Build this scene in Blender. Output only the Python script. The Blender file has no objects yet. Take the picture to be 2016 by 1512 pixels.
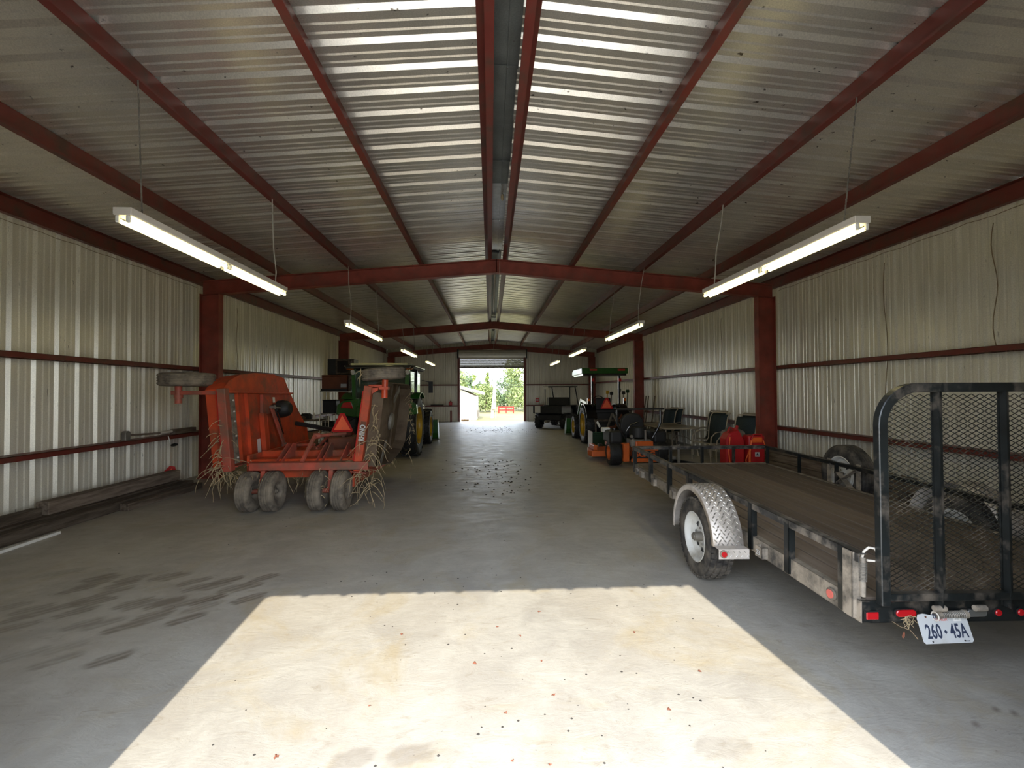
import bpy, math, random
from mathutils import Vector as V, Matrix as M4
random.seed(7)
S = bpy.context.scene
COL = S.collection
PI = math.pi

# ------------------------------------------------------------------ camera
yaw, pit, rol = .0475, .0171, -.0051
xa = V((math.cos(yaw), -math.sin(yaw), 0))
fw = V((math.sin(yaw)*math.cos(pit), math.cos(yaw)*math.cos(pit), math.sin(pit)))
za = V((-math.sin(yaw)*math.sin(pit), -math.cos(yaw)*math.sin(pit), math.cos(pit)))
rt = xa*math.cos(rol) + za*math.sin(rol)
up = za*math.cos(rol) - xa*math.sin(rol)
cam = bpy.data.cameras.new('camera'); cam.sensor_width = 36; cam.lens = 894.9/2016*36
cam.clip_start = .05; cam.clip_end = 500
co = bpy.data.objects.new('camera', cam); COL.objects.link(co)
co.matrix_world = M4(((rt.x, up.x, -fw.x, 0), (rt.y, up.y, -fw.y, 0), (rt.z, up.z, -fw.z, 1.62), (0, 0, 0, 1)))
S.camera = co
# ------------------------------------------------------------------ world, sun, exposure
W = bpy.data.worlds.new('sky'); S.world = W; W.use_nodes = True
nt = W.node_tree; nt.nodes.clear()
wo = nt.nodes.new('ShaderNodeOutputWorld'); bg = nt.nodes.new('ShaderNodeBackground')
tc = nt.nodes.new('ShaderNodeTexCoord'); sx = nt.nodes.new('ShaderNodeSeparateXYZ'); cr = nt.nodes.new('ShaderNodeValToRGB')
nt.links.new(tc.outputs['Generated'], sx.inputs[0]); nt.links.new(sx.outputs['Z'], cr.inputs[0])
nt.links.new(cr.outputs[0], bg.inputs[0]); nt.links.new(bg.outputs[0], wo.inputs[0])
cr.color_ramp.elements[0].position = 0; cr.color_ramp.elements[0].color = (.86, .92, .97, 1)
cr.color_ramp.elements[1].position = .55; cr.color_ramp.elements[1].color = (.62, .72, .90, 1)
bg.inputs[1].default_value = 3.2
sun = bpy.data.lights.new('sun', 'SUN'); sun.energy = 2.75; sun.angle = .0093; sun.color = (1, .92, .78)
so = bpy.data.objects.new('sun', sun); COL.objects.link(so)
so.rotation_euler = V((-.077, 1, -1.057)).to_track_quat('-Z', 'Y').to_euler()
S.view_settings.view_transform = 'Standard'; S.view_settings.look = 'None'
S.view_settings.exposure = 1.35; S.view_settings.gamma = 1; S.view_settings.use_curve_mapping = False
S.cycles.use_denoising = True
S.cycles.max_bounces = 10; S.cycles.diffuse_bounces = 7; S.cycles.glossy_bounces = 4
S.cycles.transparent_max_bounces = 12; S.cycles.sample_clamp_indirect = 6.0
S.cycles.caustics_reflective = False; S.cycles.caustics_refractive = False

# ------------------------------------------------------------------ materials
def mat(name, col, rough=.6, metal=0.0, var=.15, scale=6.0, bump=.0, bscale=None, dirt=None, damt=0.0, dscale=3.0,
        emit=None, estr=0.0, stretch=None, spec=None, coat=0.0, alpha=None, trans=0.0):
    m = bpy.data.materials.new(name); m.use_nodes = True
    n = m.node_tree; b = n.nodes['Principled BSDF']
    b.inputs['Roughness'].default_value = rough; b.inputs['Metallic'].default_value = metal
    if spec is not None: b.inputs['Specular IOR Level'].default_value = spec
    if coat: b.inputs['Coat Weight'].default_value = coat; b.inputs['Coat Roughness'].default_value = .12
    if trans: b.inputs['Transmission Weight'].default_value = trans
    if emit: b.inputs['Emission Color'].default_value = (*emit, 1); b.inputs['Emission Strength'].default_value = estr
    L = n.links.new
    t = n.nodes.new('ShaderNodeTexCoord'); mp = n.nodes.new('ShaderNodeMapping'); L(t.outputs['Object'], mp.inputs[0])
    if stretch: mp.inputs['Scale'].default_value = stretch
    no = n.nodes.new('ShaderNodeTexNoise'); no.inputs['Scale'].default_value = scale; no.inputs['Detail'].default_value = 6
    L(mp.outputs[0], no.inputs['Vector'])
    rmp = n.nodes.new('ShaderNodeValToRGB'); L(no.outputs['Fac'], rmp.inputs[0])
    e = rmp.color_ramp.elements
    e[0].position = .3; e[1].position = .7
    e[0].color = (*[max(0, c*(1-var)) for c in col], 1); e[1].color = (*[min(1, c*(1+var)) for c in col], 1)
    out = rmp.outputs[0]
    if dirt:
        n2 = n.nodes.new('ShaderNodeTexNoise'); n2.inputs['Scale'].default_value = dscale; n2.inputs['Detail'].default_value = 8
        n2.inputs['Roughness'].default_value = .65; L(mp.outputs[0], n2.inputs['Vector'])
        r2 = n.nodes.new('ShaderNodeMapRange'); r2.inputs[1].default_value = .62-damt*.3; r2.inputs[2].default_value = .78-damt*.2
        L(n2.outputs['Fac'], r2.inputs[0])
        mx = n.nodes.new('ShaderNodeMix'); mx.data_type = 'RGBA'; mx.inputs[7].default_value = (*dirt, 1)
        L(r2.outputs[0], mx.inputs[0]); L(out, mx.inputs[6]); out = mx.outputs[2]
    if name in ('deck_plank', 'old_beam', 'old_board'):
        oi = n.nodes.new('ShaderNodeObjectInfo'); rr = n.nodes.new('ShaderNodeMapRange'); rr.inputs[3].default_value = .72; rr.inputs[4].default_value = 1.25
        L(oi.outputs['Random'], rr.inputs[0]); mm_ = n.nodes.new('ShaderNodeMix'); mm_.data_type = 'RGBA'; mm_.blend_type = 'MULTIPLY'; mm_.inputs[0].default_value = 1
        L(out, mm_.inputs[6]); L(rr.outputs[0], mm_.inputs[7]); out = mm_.outputs[2]
    L(out, b.inputs['Base Color'])
    if bump:
        n3 = n.nodes.new('ShaderNodeTexNoise'); n3.inputs['Scale'].default_value = bscale or scale*5; n3.inputs['Detail'].default_value = 5
        L(mp.outputs[0], n3.inputs['Vector'])
        bp = n.nodes.new('ShaderNodeBump'); bp.inputs['Strength'].default_value = bump; bp.inputs['Distance'].default_value = .01
        L(n3.outputs['Fac'], bp.inputs['Height']); L(bp.outputs[0], b.inputs['Normal'])
    return m

MT = {}
def defm(k, *a, **kw): MT[k] = mat(k, *a, **kw)
defm('red_oxide', (.27, .055, .036), .55, var=.3, scale=4, dirt=(.20, .065, .045), damt=.4, bump=.1)
defm('purlin_oxide', (.17, .030, .022), .5, var=.3, scale=3, dirt=(.085, .04, .028), damt=.6, bump=.1)
defm('black_paint', (.010, .012, .012), .32, var=.4, scale=8, dirt=(.12, .10, .08), damt=.35, dscale=5, bump=.05)
defm('dusty_black', (.045, .042, .038), .5, var=.5, scale=9, dirt=(.33, .28, .22), damt=1.0, dscale=7, bump=.1)
defm('dusty_rail', (.028, .027, .026), .42, var=.5, scale=9, dirt=(.22, .19, .155), damt=.55, dscale=7, bump=.08)
defm('rubber', (.030, .027, .024), .85, var=.4, scale=10, dirt=(.13, .11, .085), damt=.7, dscale=5, bump=.2)
defm('dusty_rubber', (.12, .10, .078), .9, var=.3, scale=12, dirt=(.24, .20, .15), damt=.8, dscale=6, bump=.2)
defm('dark_rubber', (.012, .012, .012), .6, var=.4, scale=10, bump=.1)
defm('orange_paint', (.52, .065, .020), .42, var=.2, scale=5, dirt=(.17, .06, .03), damt=.5, bump=.06)
defm('faded_orange', (.42, .075, .045), .6, var=.25, scale=7, dirt=(.18, .09, .06), damt=.7, bump=.1)
defm('mower_underside', (.11, .07, .042), .85, var=.35, scale=8, dirt=(.15, .11, .07), damt=.8, bump=.4)
defm('signal_orange', (1.0, .15, .05), .5, var=.05, emit=None)
defm('signal_red', (.50, .012, .010), .35, var=.1)
defm('green_paint', (.018, .10, .014), .28, var=.15, coat=.4, dirt=(.06, .07, .035), damt=.2)
defm('dark_green', (.008, .045, .012), .4, var=.2)
defm('yellow_paint', (.55, .33, .015), .4, var=.12, dirt=(.2, .13, .04), damt=.3)
defm('roof_tan', (.42, .42, .28), .4, var=.08)
defm('gloss_black', (.008, .008, .009), .18, var=.2, coat=.5)
defm('matt_black', (.012, .012, .012), .6, var=.3)
defm('cab_glass', (.10, .15, .13), .06, var=.05, trans=.75, coat=.6)
defm('lens_red', (.42, .006, .010), .2, var=.1, coat=.8)
defm('lens_pink', (.62, .13, .10), .3, var=.05)
defm('lens_amber', (.75, .16, .02), .25, var=.05)
defm('lens_clear', (.11, .11, .10), .12, var=.1, coat=.6)
defm('white_rim', (.62, .61, .57), .38, var=.08, dirt=(.36, .33, .27), damt=.4)
defm('galvanised', (.46, .46, .45), .35, metal=.75, var=.15, scale=14)
defm('steel', (.40, .38, .34), .38, metal=.8, var=.2)
defm('dull_steel', (.22, .20, .17), .6, metal=.4, var=.3)
defm('chrome', (.7, .7, .7), .15, metal=1, var=.05)
defm('diamond_plate', (.62, .56, .50), .5, metal=.35, var=.12, scale=9, dirt=(.34, .29, .24), damt=.6)
defm('deck_plank', (.18, .135, .098), .75, var=.14, scale=5, stretch=(6, .6, 6), dirt=(.20, .16, .125), damt=.7, dscale=2.2, bump=.25, bscale=30)
defm('old_beam', (.085, .060, .040), .85, var=.45, scale=3, stretch=(8, .7, 8), dirt=(.15, .12, .09), damt=.6, bump=.4, bscale=20)
defm('old_board', (.15, .11, .08), .85, var=.4, scale=3, stretch=(8, .7, 8), dirt=(.22, .18, .14), damt=.6, bump=.3, bscale=20)
defm('white_enamel', (.62, .57, .50), .4, var=.05)
defm('white_plastic', (.75, .74, .70), .4, var=.05)
defm('tube_glow', (1, .95, .7), .4, var=.02, emit=(1.0, .88, .40), estr=3.6)
defm('patio_frame', (.42, .36, .27), .5, var=.1)
defm('patio_mesh', (.020, .034, .040), .8, var=.25, scale=60)
defm('patio_top', (.13, .10, .055), .35, var=.15)
defm('red_plastic', (.42, .012, .016), .4, var=.12)
defm('mower_orange', (.62, .12, .020), .38, var=.12, dirt=(.25, .10, .04), damt=.3)
defm('cord_orange', (.85, .14, .02), .5, var=.05)
defm('carton', (.22, .13, .07), .85, var=.15)
defm('rust_brown', (.16, .05, .022), .75, var=.3, dirt=(.09, .035, .02), damt=.5)
defm('straw', (.40, .31, .18), .9, var=.35, scale=20)
defm('brown_leaf', (.22, .075, .04), .8, var=.4, scale=3)
defm('grit', (.035, .030, .025), .9, var=.5)
defm('tan_cord', (.26, .19, .11), .8, var=.2)
defm('wire_grey', (.42, .38, .32), .6, var=.1)
defm('plate_white', (.52, .53, .53), .4, var=.06, dirt=(.35, .33, .30), damt=.2)
defm('plate_ink', (.03, .04, .075), .5, var=.1)
defm('door_curtain', (.50, .47, .41), .45, var=.08)
defm('house_siding', (.78, .76, .72), .6, var=.05)
defm('house_roof', (.45, .42, .40), .8, var=.2)
defm('leaf_light', (.22, .27, .09), .7, var=.45, scale=.9)
defm('leaf_dark', (.12, .18, .07), .7, var=.45, scale=.9)
defm('leaf_pine', (.20, .25, .06), .7, var=.4, scale=.9)
defm('bark', (.14, .10, .07), .9, var=.3)
defm('pole_wood', (.55, .48, .40), .8, var=.15)
defm('lawn', (.17, .155, .055), .95, var=.30, scale=1.2, dirt=(.22, .175, .07), damt=.6, dscale=.8)
defm('apron_concrete', (.60, .57, .51), .8, var=.12, scale=2)

def metal_sheet(name, col, rough, metal, tint, streak):
    """painted / galvalume steel sheet with fine speckle, long faint streaks and flecks of dirt"""
    m = bpy.data.materials.new(name); m.use_nodes = True; n = m.node_tree; b = n.nodes['Principled BSDF']; L = n.links.new
    t = n.nodes.new('ShaderNodeTexCoord')
    mp = n.nodes.new('ShaderNodeMapping'); L(t.outputs['Object'], mp.inputs[0]); mp.inputs['Scale'].default_value = streak
    oi = n.nodes.new('ShaderNodeObjectInfo')
    ad = n.nodes.new('ShaderNodeVectorMath'); ad.operation = 'MULTIPLY_ADD'; L(oi.outputs['Random'], ad.inputs[0])
    ad.inputs[1].default_value = (37, 53, 71); L(mp.outputs[0], ad.inputs[2])
    n1 = n.nodes.new('ShaderNodeTexNoise'); n1.inputs['Scale'].default_value = 3; n1.inputs['Detail'].default_value = 8; L(ad.outputs[0], n1.inputs['Vector'])
    n2 = n.nodes.new('ShaderNodeTexNoise'); n2.inputs['Scale'].default_value = 90; n2.inputs['Detail'].default_value = 2; L(t.outputs['Object'], n2.inputs['Vector'])
    r = n.nodes.new('ShaderNodeValToRGB'); L(n1.outputs['Fac'], r.inputs[0]); e = r.color_ramp.elements
    e[0].position = .32; e[1].position = .62; e[0].color = (*tint, 1); e[1].color = (*col, 1)
    mr = n.nodes.new('ShaderNodeMapRange'); L(n2.outputs['Fac'], mr.inputs[0]); mr.inputs[1].default_value = .3; mr.inputs[2].default_value = .7
    mr.inputs[3].default_value = .88; mr.inputs[4].default_value = 1.1
    mu = n.nodes.new('ShaderNodeMix'); mu.data_type = 'RGBA'; mu.blend_type = 'MULTIPLY'; mu.inputs[0].default_value = 1
    L(r.outputs[0], mu.inputs[6]); L(mr.outputs[0], mu.inputs[7])
    n4 = n.nodes.new('ShaderNodeTexNoise'); n4.inputs['Scale'].default_value = 22; n4.inputs['Detail'].default_value = 3; L(ad.outputs[0], n4.inputs['Vector'])
    fl = n.nodes.new('ShaderNodeMapRange'); L(n4.outputs['Fac'], fl.inputs[0]); fl.inputs[1].default_value = .70; fl.inputs[2].default_value = .76
    m2 = n.nodes.new('ShaderNodeMix'); m2.data_type = 'RGBA'; m2.inputs[7].default_value = (.10, .08, .06, 1)
    L(fl.outputs[0], m2.inputs[0]); L(mu.outputs[2], m2.inputs[6]); L(m2.outputs[2], b.inputs['Base Color'])
    b.inputs['Roughness'].default_value = rough; b.inputs['Metallic'].default_value = metal
    return m
MT['roof_sheet'] = metal_sheet('roof_sheet', (.83, .78, .69), .30, .72, (.70, .66, .59), (.6, .6, 1))
MT['wall_sheet'] = metal_sheet('wall_sheet', (.82, .785, .67), .30, .12, (.69, .65, .54), (3, 3, .35))
MT['ridge_steel'] = metal_sheet('ridge_steel', (.20, .21, .20), .5, .5, (.13, .135, .13), (1, 1, 1))

# ------------------------------------------------------------------ mesh builder
class MB:
    def __init__(s): s.v = []; s.f = []
    def add(s, vs, fs, T=None):
        o = len(s.v)
        s.v += [tuple(T @ V(p)) for p in vs] if T else [tuple(p) for p in vs]
        s.f += [tuple(i+o for i in f) for f in fs]; return s
    def box(s, x0, x1, y0, y1, z0, z1, T=None):
        return s.add([(x0, y0, z0), (x1, y0, z0), (x1, y1, z0), (x0, y1, z0), (x0, y0, z1), (x1, y0, z1), (x1, y1, z1), (x0, y1, z1)],
                     [(3, 2, 1, 0), (4, 5, 6, 7), (0, 1, 5, 4), (1, 2, 6, 5), (2, 3, 7, 6), (3, 0, 4, 7)], T)
    def bar(s, a, b, w, h, up=(0, 0, 1)):
        a = V(a); b = V(b); d = (b-a); l = d.length; d.normalize(); u = V(up)
        if abs(d.dot(u)) > .98: u = V((0, 1, 0))
        x = d.cross(u).normalized(); z = x.cross(d)
        T = M4((( x.x, d.x, z.x, a.x), (x.y, d.y, z.y, a.y), (x.z, d.z, z.z, a.z), (0, 0, 0, 1)))
        return s.box(-w/2, w/2, 0, l, -h/2, h/2, T)
    def tube(s, pts, r, n=8, closed=False, rs=None):
        P = [V(p) for p in pts]; N = len(P); vs = []; prev = None
        for i, p in enumerate(P):
            if closed: d = P[(i+1) % N]-P[i-1]
            else: d = P[min(i+1, N-1)]-P[max(i-1, 0)]
            d.normalize()
            if prev is None:
                u = V((0, 0, 1)) if abs(d.z) < .9 else V((1, 0, 0))
                x = d.cross(u).normalized()
            else:
                x = (prev - d*prev.dot(d)).normalized()
            prev = x; y = d.cross(x); q = rs[i] if rs else r
            vs += [p + (x*math.cos(2*PI*k/n) + y*math.sin(2*PI*k/n))*q for k in range(n)]
        fs = []
        for i in range(N if closed else N-1):
            j = (i+1) % N
            for k in range(n): fs.append((i*n+k, i*n+(k+1) % n, j*n+(k+1) % n, j*n+k))
        if not closed: fs.append(tuple(range(n))[::-1]); fs.append(tuple(range((N-1)*n, N*n)))
        return s.add(vs, fs)
    def cyl(s, a, b, r, r2=None, n=16): return s.tube([a, b], r, n, rs=[r, r if r2 is None else r2])
    def lathe(s, prof, n=32, T=None, closed=True):
        """prof: (radius, x) pairs turned about the x axis"""
        vs = []; m = len(prof)
        for k in range(n):
            c, q = math.cos(2*PI*k/n), math.sin(2*PI*k/n)
            vs += [(x, r*c, r*q) for r, x in prof]
        fs = []
        for k in range(n):
            j = (k+1) % n
            for i in range(m if closed else m-1):
                h = (i+1) % m
                fs.append((k*m+i, j*m+i, j*m+h, k*m+h))
        return s.add(vs, fs, T)
    def prism(s, pts, a0, a1, plane='yz', T=None):
        """outline pts in a plane, extruded along the third axis a0..a1"""
        n = len(pts)
        def mk(p, a): return {'yz': (a, p[0], p[1]), 'xz': (p[0], a, p[1]), 'xy': (p[0], p[1], a)}[plane]
        vs = [mk(p, a0) for p in pts] + [mk(p, a1) for p in pts]
        fs = [tuple(range(n))[::-1], tuple(range(n, 2*n))] + [(i, (i+1) % n, (i+1) % n+n, i+n) for i in range(n)]
        return s.add(vs, fs, T)
    def build(s, name, m, parent=None, smooth=False, bevel=0, loc=None, rot=None, seg=1):
        me = bpy.data.meshes.new(name); me.from_pydata(s.v, [], s.f)
        me.materials.append(MT[m] if isinstance(m, str) else m)
        import bmesh
        b = bmesh.new(); b.from_mesh(me); bmesh.ops.recalc_face_normals(b, faces=b.faces[:]); b.to_mesh(me); b.free()
        if smooth:
            me.polygons.foreach_set('use_smooth', [True]*len(me.polygons))
            if hasattr(me, 'set_sharp_from_angle'): me.set_sharp_from_angle(angle=.7)
        o = bpy.data.objects.new(name, me); COL.objects.link(o)
        if parent: o.parent = parent
        if loc: o.location = loc
        if rot: o.rotation_euler = rot
        if bevel:
            bm_ = o.modifiers.new('edge', 'BEVEL'); bm_.width = bevel; bm_.segments = seg; bm_.limit_method = 'ANGLE'; bm_.angle_limit = .6
        return o

def empty(name, loc=(0, 0, 0), rot=(0, 0, 0), parent=None):
    o = bpy.data.objects.new(name, None); COL.objects.link(o); o.location = loc; o.rotation_euler = rot; o.empty_display_size = .1
    if parent: o.parent = parent
    return o
def tag(o, label=None, cat=None, group=None, kind=None):
    if label: o['label'] = label
    if cat: o['category'] = cat
    if group: o['group'] = group
    if kind: o['kind'] = kind
    return o
def dup(o, parent=None):
    kids = [c for c in KIDS.get(o.name, []) ]
    c = o.copy(); COL.objects.link(c)
    if parent: c.parent = parent
    for k in [x for x in list(bpy.data.objects) if x.parent == o]:
        dup(k, c)
    return c
KIDS = {}
def text(name, body, size, m, parent, loc, rot, extr=.001, sx=1.0, align='CENTER', bold=0):
    cu = bpy.data.curves.new(name, 'FONT'); cu.body = body; cu.size = size; cu.extrude = extr; cu.align_x = align; cu.align_y = 'CENTER'; cu.offset = bold
    cu.resolution_u = 3
    tmp = bpy.data.objects.new(name, cu); me = bpy.data.meshes.new_from_object(tmp); bpy.data.objects.remove(tmp)
    me.materials.clear(); me.materials.append(MT[m]); o = bpy.data.objects.new(name, me); COL.objects.link(o); o.parent = parent
    o.location = loc; o.rotation_euler = rot; o.scale = (sx, 1, 1); return o

# ------------------------------------------------------------------ the building
XL, XR, RX = -5.78, 6.02, .13            # wall sheets and ridge
Y0, Y3 = .9, 25.08
SL = .0837
def roofz(x): return 4.45 - SL*abs(x-RX)
FY = [1.03, 9.01, 16.97, 24.88]
PIT = .3048
PROF = []
for k in range(3):
    b0 = k*PIT
    PROF += [(b0, 0), (b0+.050, 0), (b0+.056, .008), (b0+.070, .008), (b0+.084, 0), (b0+.136, 0), (b0+.142, .008), (b0+.156, .008), (b0+.170, 0), (b0+.210, 0), (b0+.226, .032), (b0+.258, .032), (b0+.290, 0)]
PROF.append((3*PIT, 0))
def sheet(zb0, zb1, zt0, zt1, s0=0, s1=3*PIT):
    """one ribbed steel panel: x along the wall, z up, ribs go to +y; bottom and top edges may slope"""
    P = [(x, d) for x, d in PROF if s0-1e-6 <= x <= s1+1e-6]
    if P[0][0] > s0+1e-4: P.insert(0, (s0, 0))
    if P[-1][0] < s1-1e-4: P.append((s1, 0))
    b = MB(); vs = []; n = len(P)
    for x, d in P:
        t = (x-s0)/max(1e-6, s1-s0)
        vs += [(x, d, zb0+(zb1-zb0)*t), (x, d, zt0+(zt1-zt0)*t)]
    return b.add(vs, [(2*i, 2*i+2, 2*i+3, 2*i+1) for i in range(n-1)])
# side walls
def side_wall(name, X, rot, lab):
    w = empty(name); tag(w, lab, None, None, 'structure')
    top = roofz(X) - .01
    proto = None; n = math.ceil((Y3-Y0)/.9144)
    for i in range(n):
        if proto is None:
            proto = sheet(-.01, -.01, top, top).build('panel', 'wall_sheet', w); o = proto
        else:
            o = proto.copy(); COL.objects.link(o)
        y = Y0 + i*.9144
        o.location = (X, y if rot > 0 else y+.9144, 0); o.rotation_euler = (0, 0, rot)
    return w
wl = side_wall('wall_left', XL, PI/2, 'ribbed off-white steel wall behind the orange mower')
wr = side_wall('wall_right', XR, -PI/2, 'ribbed off-white steel wall behind the trailer and patio chairs')
# gable walls
def gable(name, Y, flip, dx0, dx1, dz, lab):
    w = empty(name); tag(w, lab, None, None, 'structure')
    x = XL
    while x < XR-.01:
        x1 = min(x+.9144, XR)
        cuts = sorted({x, x1} | {c for c in (dx0, dx1, RX) if x < c < x1})
        for a, b in zip(cuts[:-1], cuts[1:]):
            mid = (a+b)/2; zb = dz if dx0 < mid < dx1 else 0
            sh = sheet(zb, zb, roofz(a)-.01, roofz(b)-.01, a-x, b-x)
            o = sh.build('panel', 'wall_sheet', w, loc=(x, Y, 0))
            if flip: o.scale = (1, -1, 1)
        x = x1
    return w
BD = (-1.67, 1.83, 3.42)
gable('wall_back', Y3, False, BD[0], BD[1], BD[2], 'dark ribbed steel end wall around the far roller door')
FD = (-1.58, 1.87, 3.0)
gable('wall_front', Y0, True, FD[0], FD[1], FD[2], 'ribbed steel end wall around the front door opening')
# ceiling
ce = empty('ceiling'); tag(ce, 'ribbed galvalume roof sheets over the purlins', None, None, 'structure')
for sgn in (-1, 1):
    L_ = (RX-XL if sgn < 0 else XR-RX)
    hyp = L_*math.sqrt(1+SL*SL)
    proto = None
    n = math.ceil((Y3-Y0+.1)/.9144)
    for i in range(n):
        if proto is None:
            b = MB(); vs = []
            for s_, d in PROF:
                vs += [(.10, s_, d), (hyp+.02, s_, d)]
            b.add(vs, [(2*k, 2*k+2, 2*k+3, 2*k+1) for k in range(len(PROF)-1)])
            proto = b.build('panel', 'roof_sheet', ce); o = proto
        else:
            o = proto.copy(); COL.objects.link(o)
        a = math.atan(SL)
        if sgn > 0: o.rotation_euler = (0, a, 0)
        else: o.rotation_euler = (0, PI-a, 0); o.scale = (1, 1, -1)
        o.location = (RX, Y0-.05+i*.9144, 4.45)
for nm_, yy_ in (('light_seal', Y0-.045), ('light_seal', Y3+.035)):  # unseen strips added to keep sun from leaking in under the roof ribs
    b = MB(); P_ = [(XL-.1, roofz(XL-.1)), (RX, 4.45), (XR+.1, roofz(XR+.1))]
    pts_ = [(x, z+.065) for x, z in P_] + [(x, z-.09) for x, z in P_[::-1]]
    b.prism(pts_, yy_, yy_+.012, 'xz')
    tag(b.build(nm_, 'ridge_steel'), 'added grey strip blocking stray sun along the gable edge of the roof', None, None, 'structure')
# ridge flashing seen through the gap between the sheets
rc = MB()
rc.add([(RX-.26, Y0-.05, 4.462), (RX, Y0-.05, 4.50), (RX+.26, Y0-.05, 4.462), (RX-.26, Y3+.04, 4.462), (RX, Y3+.04, 4.50), (RX+.26, Y3+.04, 4.462)], [(0, 1, 4, 3), (1, 2, 5, 4)])
tag(rc.build('trim_1', 'ridge_steel'), 'dark grey ridge flashing along the roof peak', None, None, 'structure')
rz = empty('ridge_liner', (RX, 0, 4.42)); tag(rz, 'overlapping grey ridge liner strips under the roof peak', 'flashing')
for i, (a, b, w_, z, mm) in enumerate([(1.2, 3.05, .17, .0, 'galvanised'), (3.0, 3.9, .15, .012, 'ridge_steel'), (3.85, 4.7, .14, .004, 'ridge_steel'), (4.65, 5.5, .15, .012, 'ridge_steel'),
                                       (5.45, 6.05, .14, .0, 'ridge_steel'), (6.0, 7.4, .13, .012, 'galvanised'), (7.35, 8.9, .13, .0, 'galvanised'), (9.1, 16.8, .10, .0, 'ridge_steel'), (17.1, 24.5, .10, .0, 'ridge_steel')]):
    q = MB().box(-w_, w_*.82, a, b, z-.004, z); q.bar((.03, a, z-.012), (.03, b, z-.012), .012, .02)
    q.build('strip', mm, rz)
rp = MB().cyl((RX-.02, 9.2, 4.30), (RX-.02, 15.2, 4.30), .022, n=8)
tag(rp.build('ridge_pipe', 'white_enamel'), 'thin white pipe run along the ridge beyond the first rafter', 'pipe')
# purlins, eave struts
def zpur(x, sgn, name='beam', xf=.065):
    b = MB(); zt = roofz(x)-.004; zb = zt-.20
    t = .006
    b.box(x-t/2, x+t/2, Y0+.02, Y3-.02, zb, zt)
    b.box(min(x, x+sgn*xf), max(x, x+sgn*xf), Y0+.02, Y3-.02, zb-.001, zb+t)
    b.box(min(x, x-sgn*xf), max(x, x-sgn*xf), Y0+.02, Y3-.02, zt-t-.004, zt-.003)
    b.box(x+sgn*xf-t/2, x+sgn*xf+t/2, Y0+.02, Y3-.02, zb, zb+.02)
    return b
PX = [-4.12, -2.73, -1.38, -.03, .32, 1.68, 3.05, 4.45]
PN = ['outermost red purlin on the left roof slope', 'third red purlin left of the ridge, carrying the left lamp chains', 'second red purlin left of the ridge', 'red purlin just left of the ridge',
      'red purlin just right of the ridge', 'second red purlin right of the ridge', 'third red purlin right of the ridge, carrying the right lamp chains', 'outermost red purlin on the right roof slope']
for i, x in enumerate(PX):
    o = zpur(x, 1 if x < RX else -1).build('beam', 'purlin_oxide'); tag(o, PN[i], None, None, 'structure')
for x, l, s_ in ((XL+.10, 'dusty red eave strut along the top of the left wall', 1), (XR-.10, 'dusty red eave strut along the top of the right wall', -1)):
    b = MB(); zt = roofz(x)-.01
    b.box(x-.004, x+.004, Y0+.02, Y3-.02, zt-.22, zt); b.box(min(x, x+s_*.075), max(x, x+s_*.075), Y0+.02, Y3-.02, zt-.222, zt-.214)
    b.box(min(x, x+s_*.075), max(x, x+s_*.075), Y0+.02, Y3-.02, zt-.012, zt-.005)
    tag(b.build('beam', 'purlin_oxide'), l, None, None, 'structure')
# girts
def girt(a, b, z, side):
    q = MB()
    if side in 'lr':
        X = XL if side == 'l' else XR; s_ = 1 if side == 'l' else -1
        def bx(x0, x1, z0, z1): q.box(min(X+s_*x0, X+s_*x1), max(X+s_*x0, X+s_*x1), a, b, z0, z1)
        bx(.004, .22, z+.028, z+.034); bx(.214, .22, z-.034, z+.034); bx(.004, .05, z-.034, z-.028)
    else:
        q.box(a, b, Y3-.22, Y3-.004, z+.028, z+.034); q.box(a, b, Y3-.22, Y3-.214, z-.034, z+.034)
    return q
GL = {('l', .86): 'lower red girt on the left wall holding the sledgehammer', ('l', 2.09): 'upper red girt along the left wall', ('r', .86): 'lower red girt behind the trailer and patio chairs', ('r', 2.09): 'upper red girt along the right wall'}
for side in 'lr':
    for z in (.86, 2.09):
        tag(girt(Y0+.1, Y3-.1, z, side).build('trim_2', 'purlin_oxide'), GL[(side, z)], None, None, 'structure')
for z, d in ((.86, 'lower'), (2.0, 'upper')):
    for a, b, l in ((XL+.2, BD[0]-.12, 'left'), (BD[1]+.12, XR-.2, 'right')):
        tag(girt(a, b, z, 'b').build('trim_3', 'purlin_oxide'), '%s dark red girt on the end wall, %s of the roller door' % (d, l), None, None, 'structure')
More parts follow.
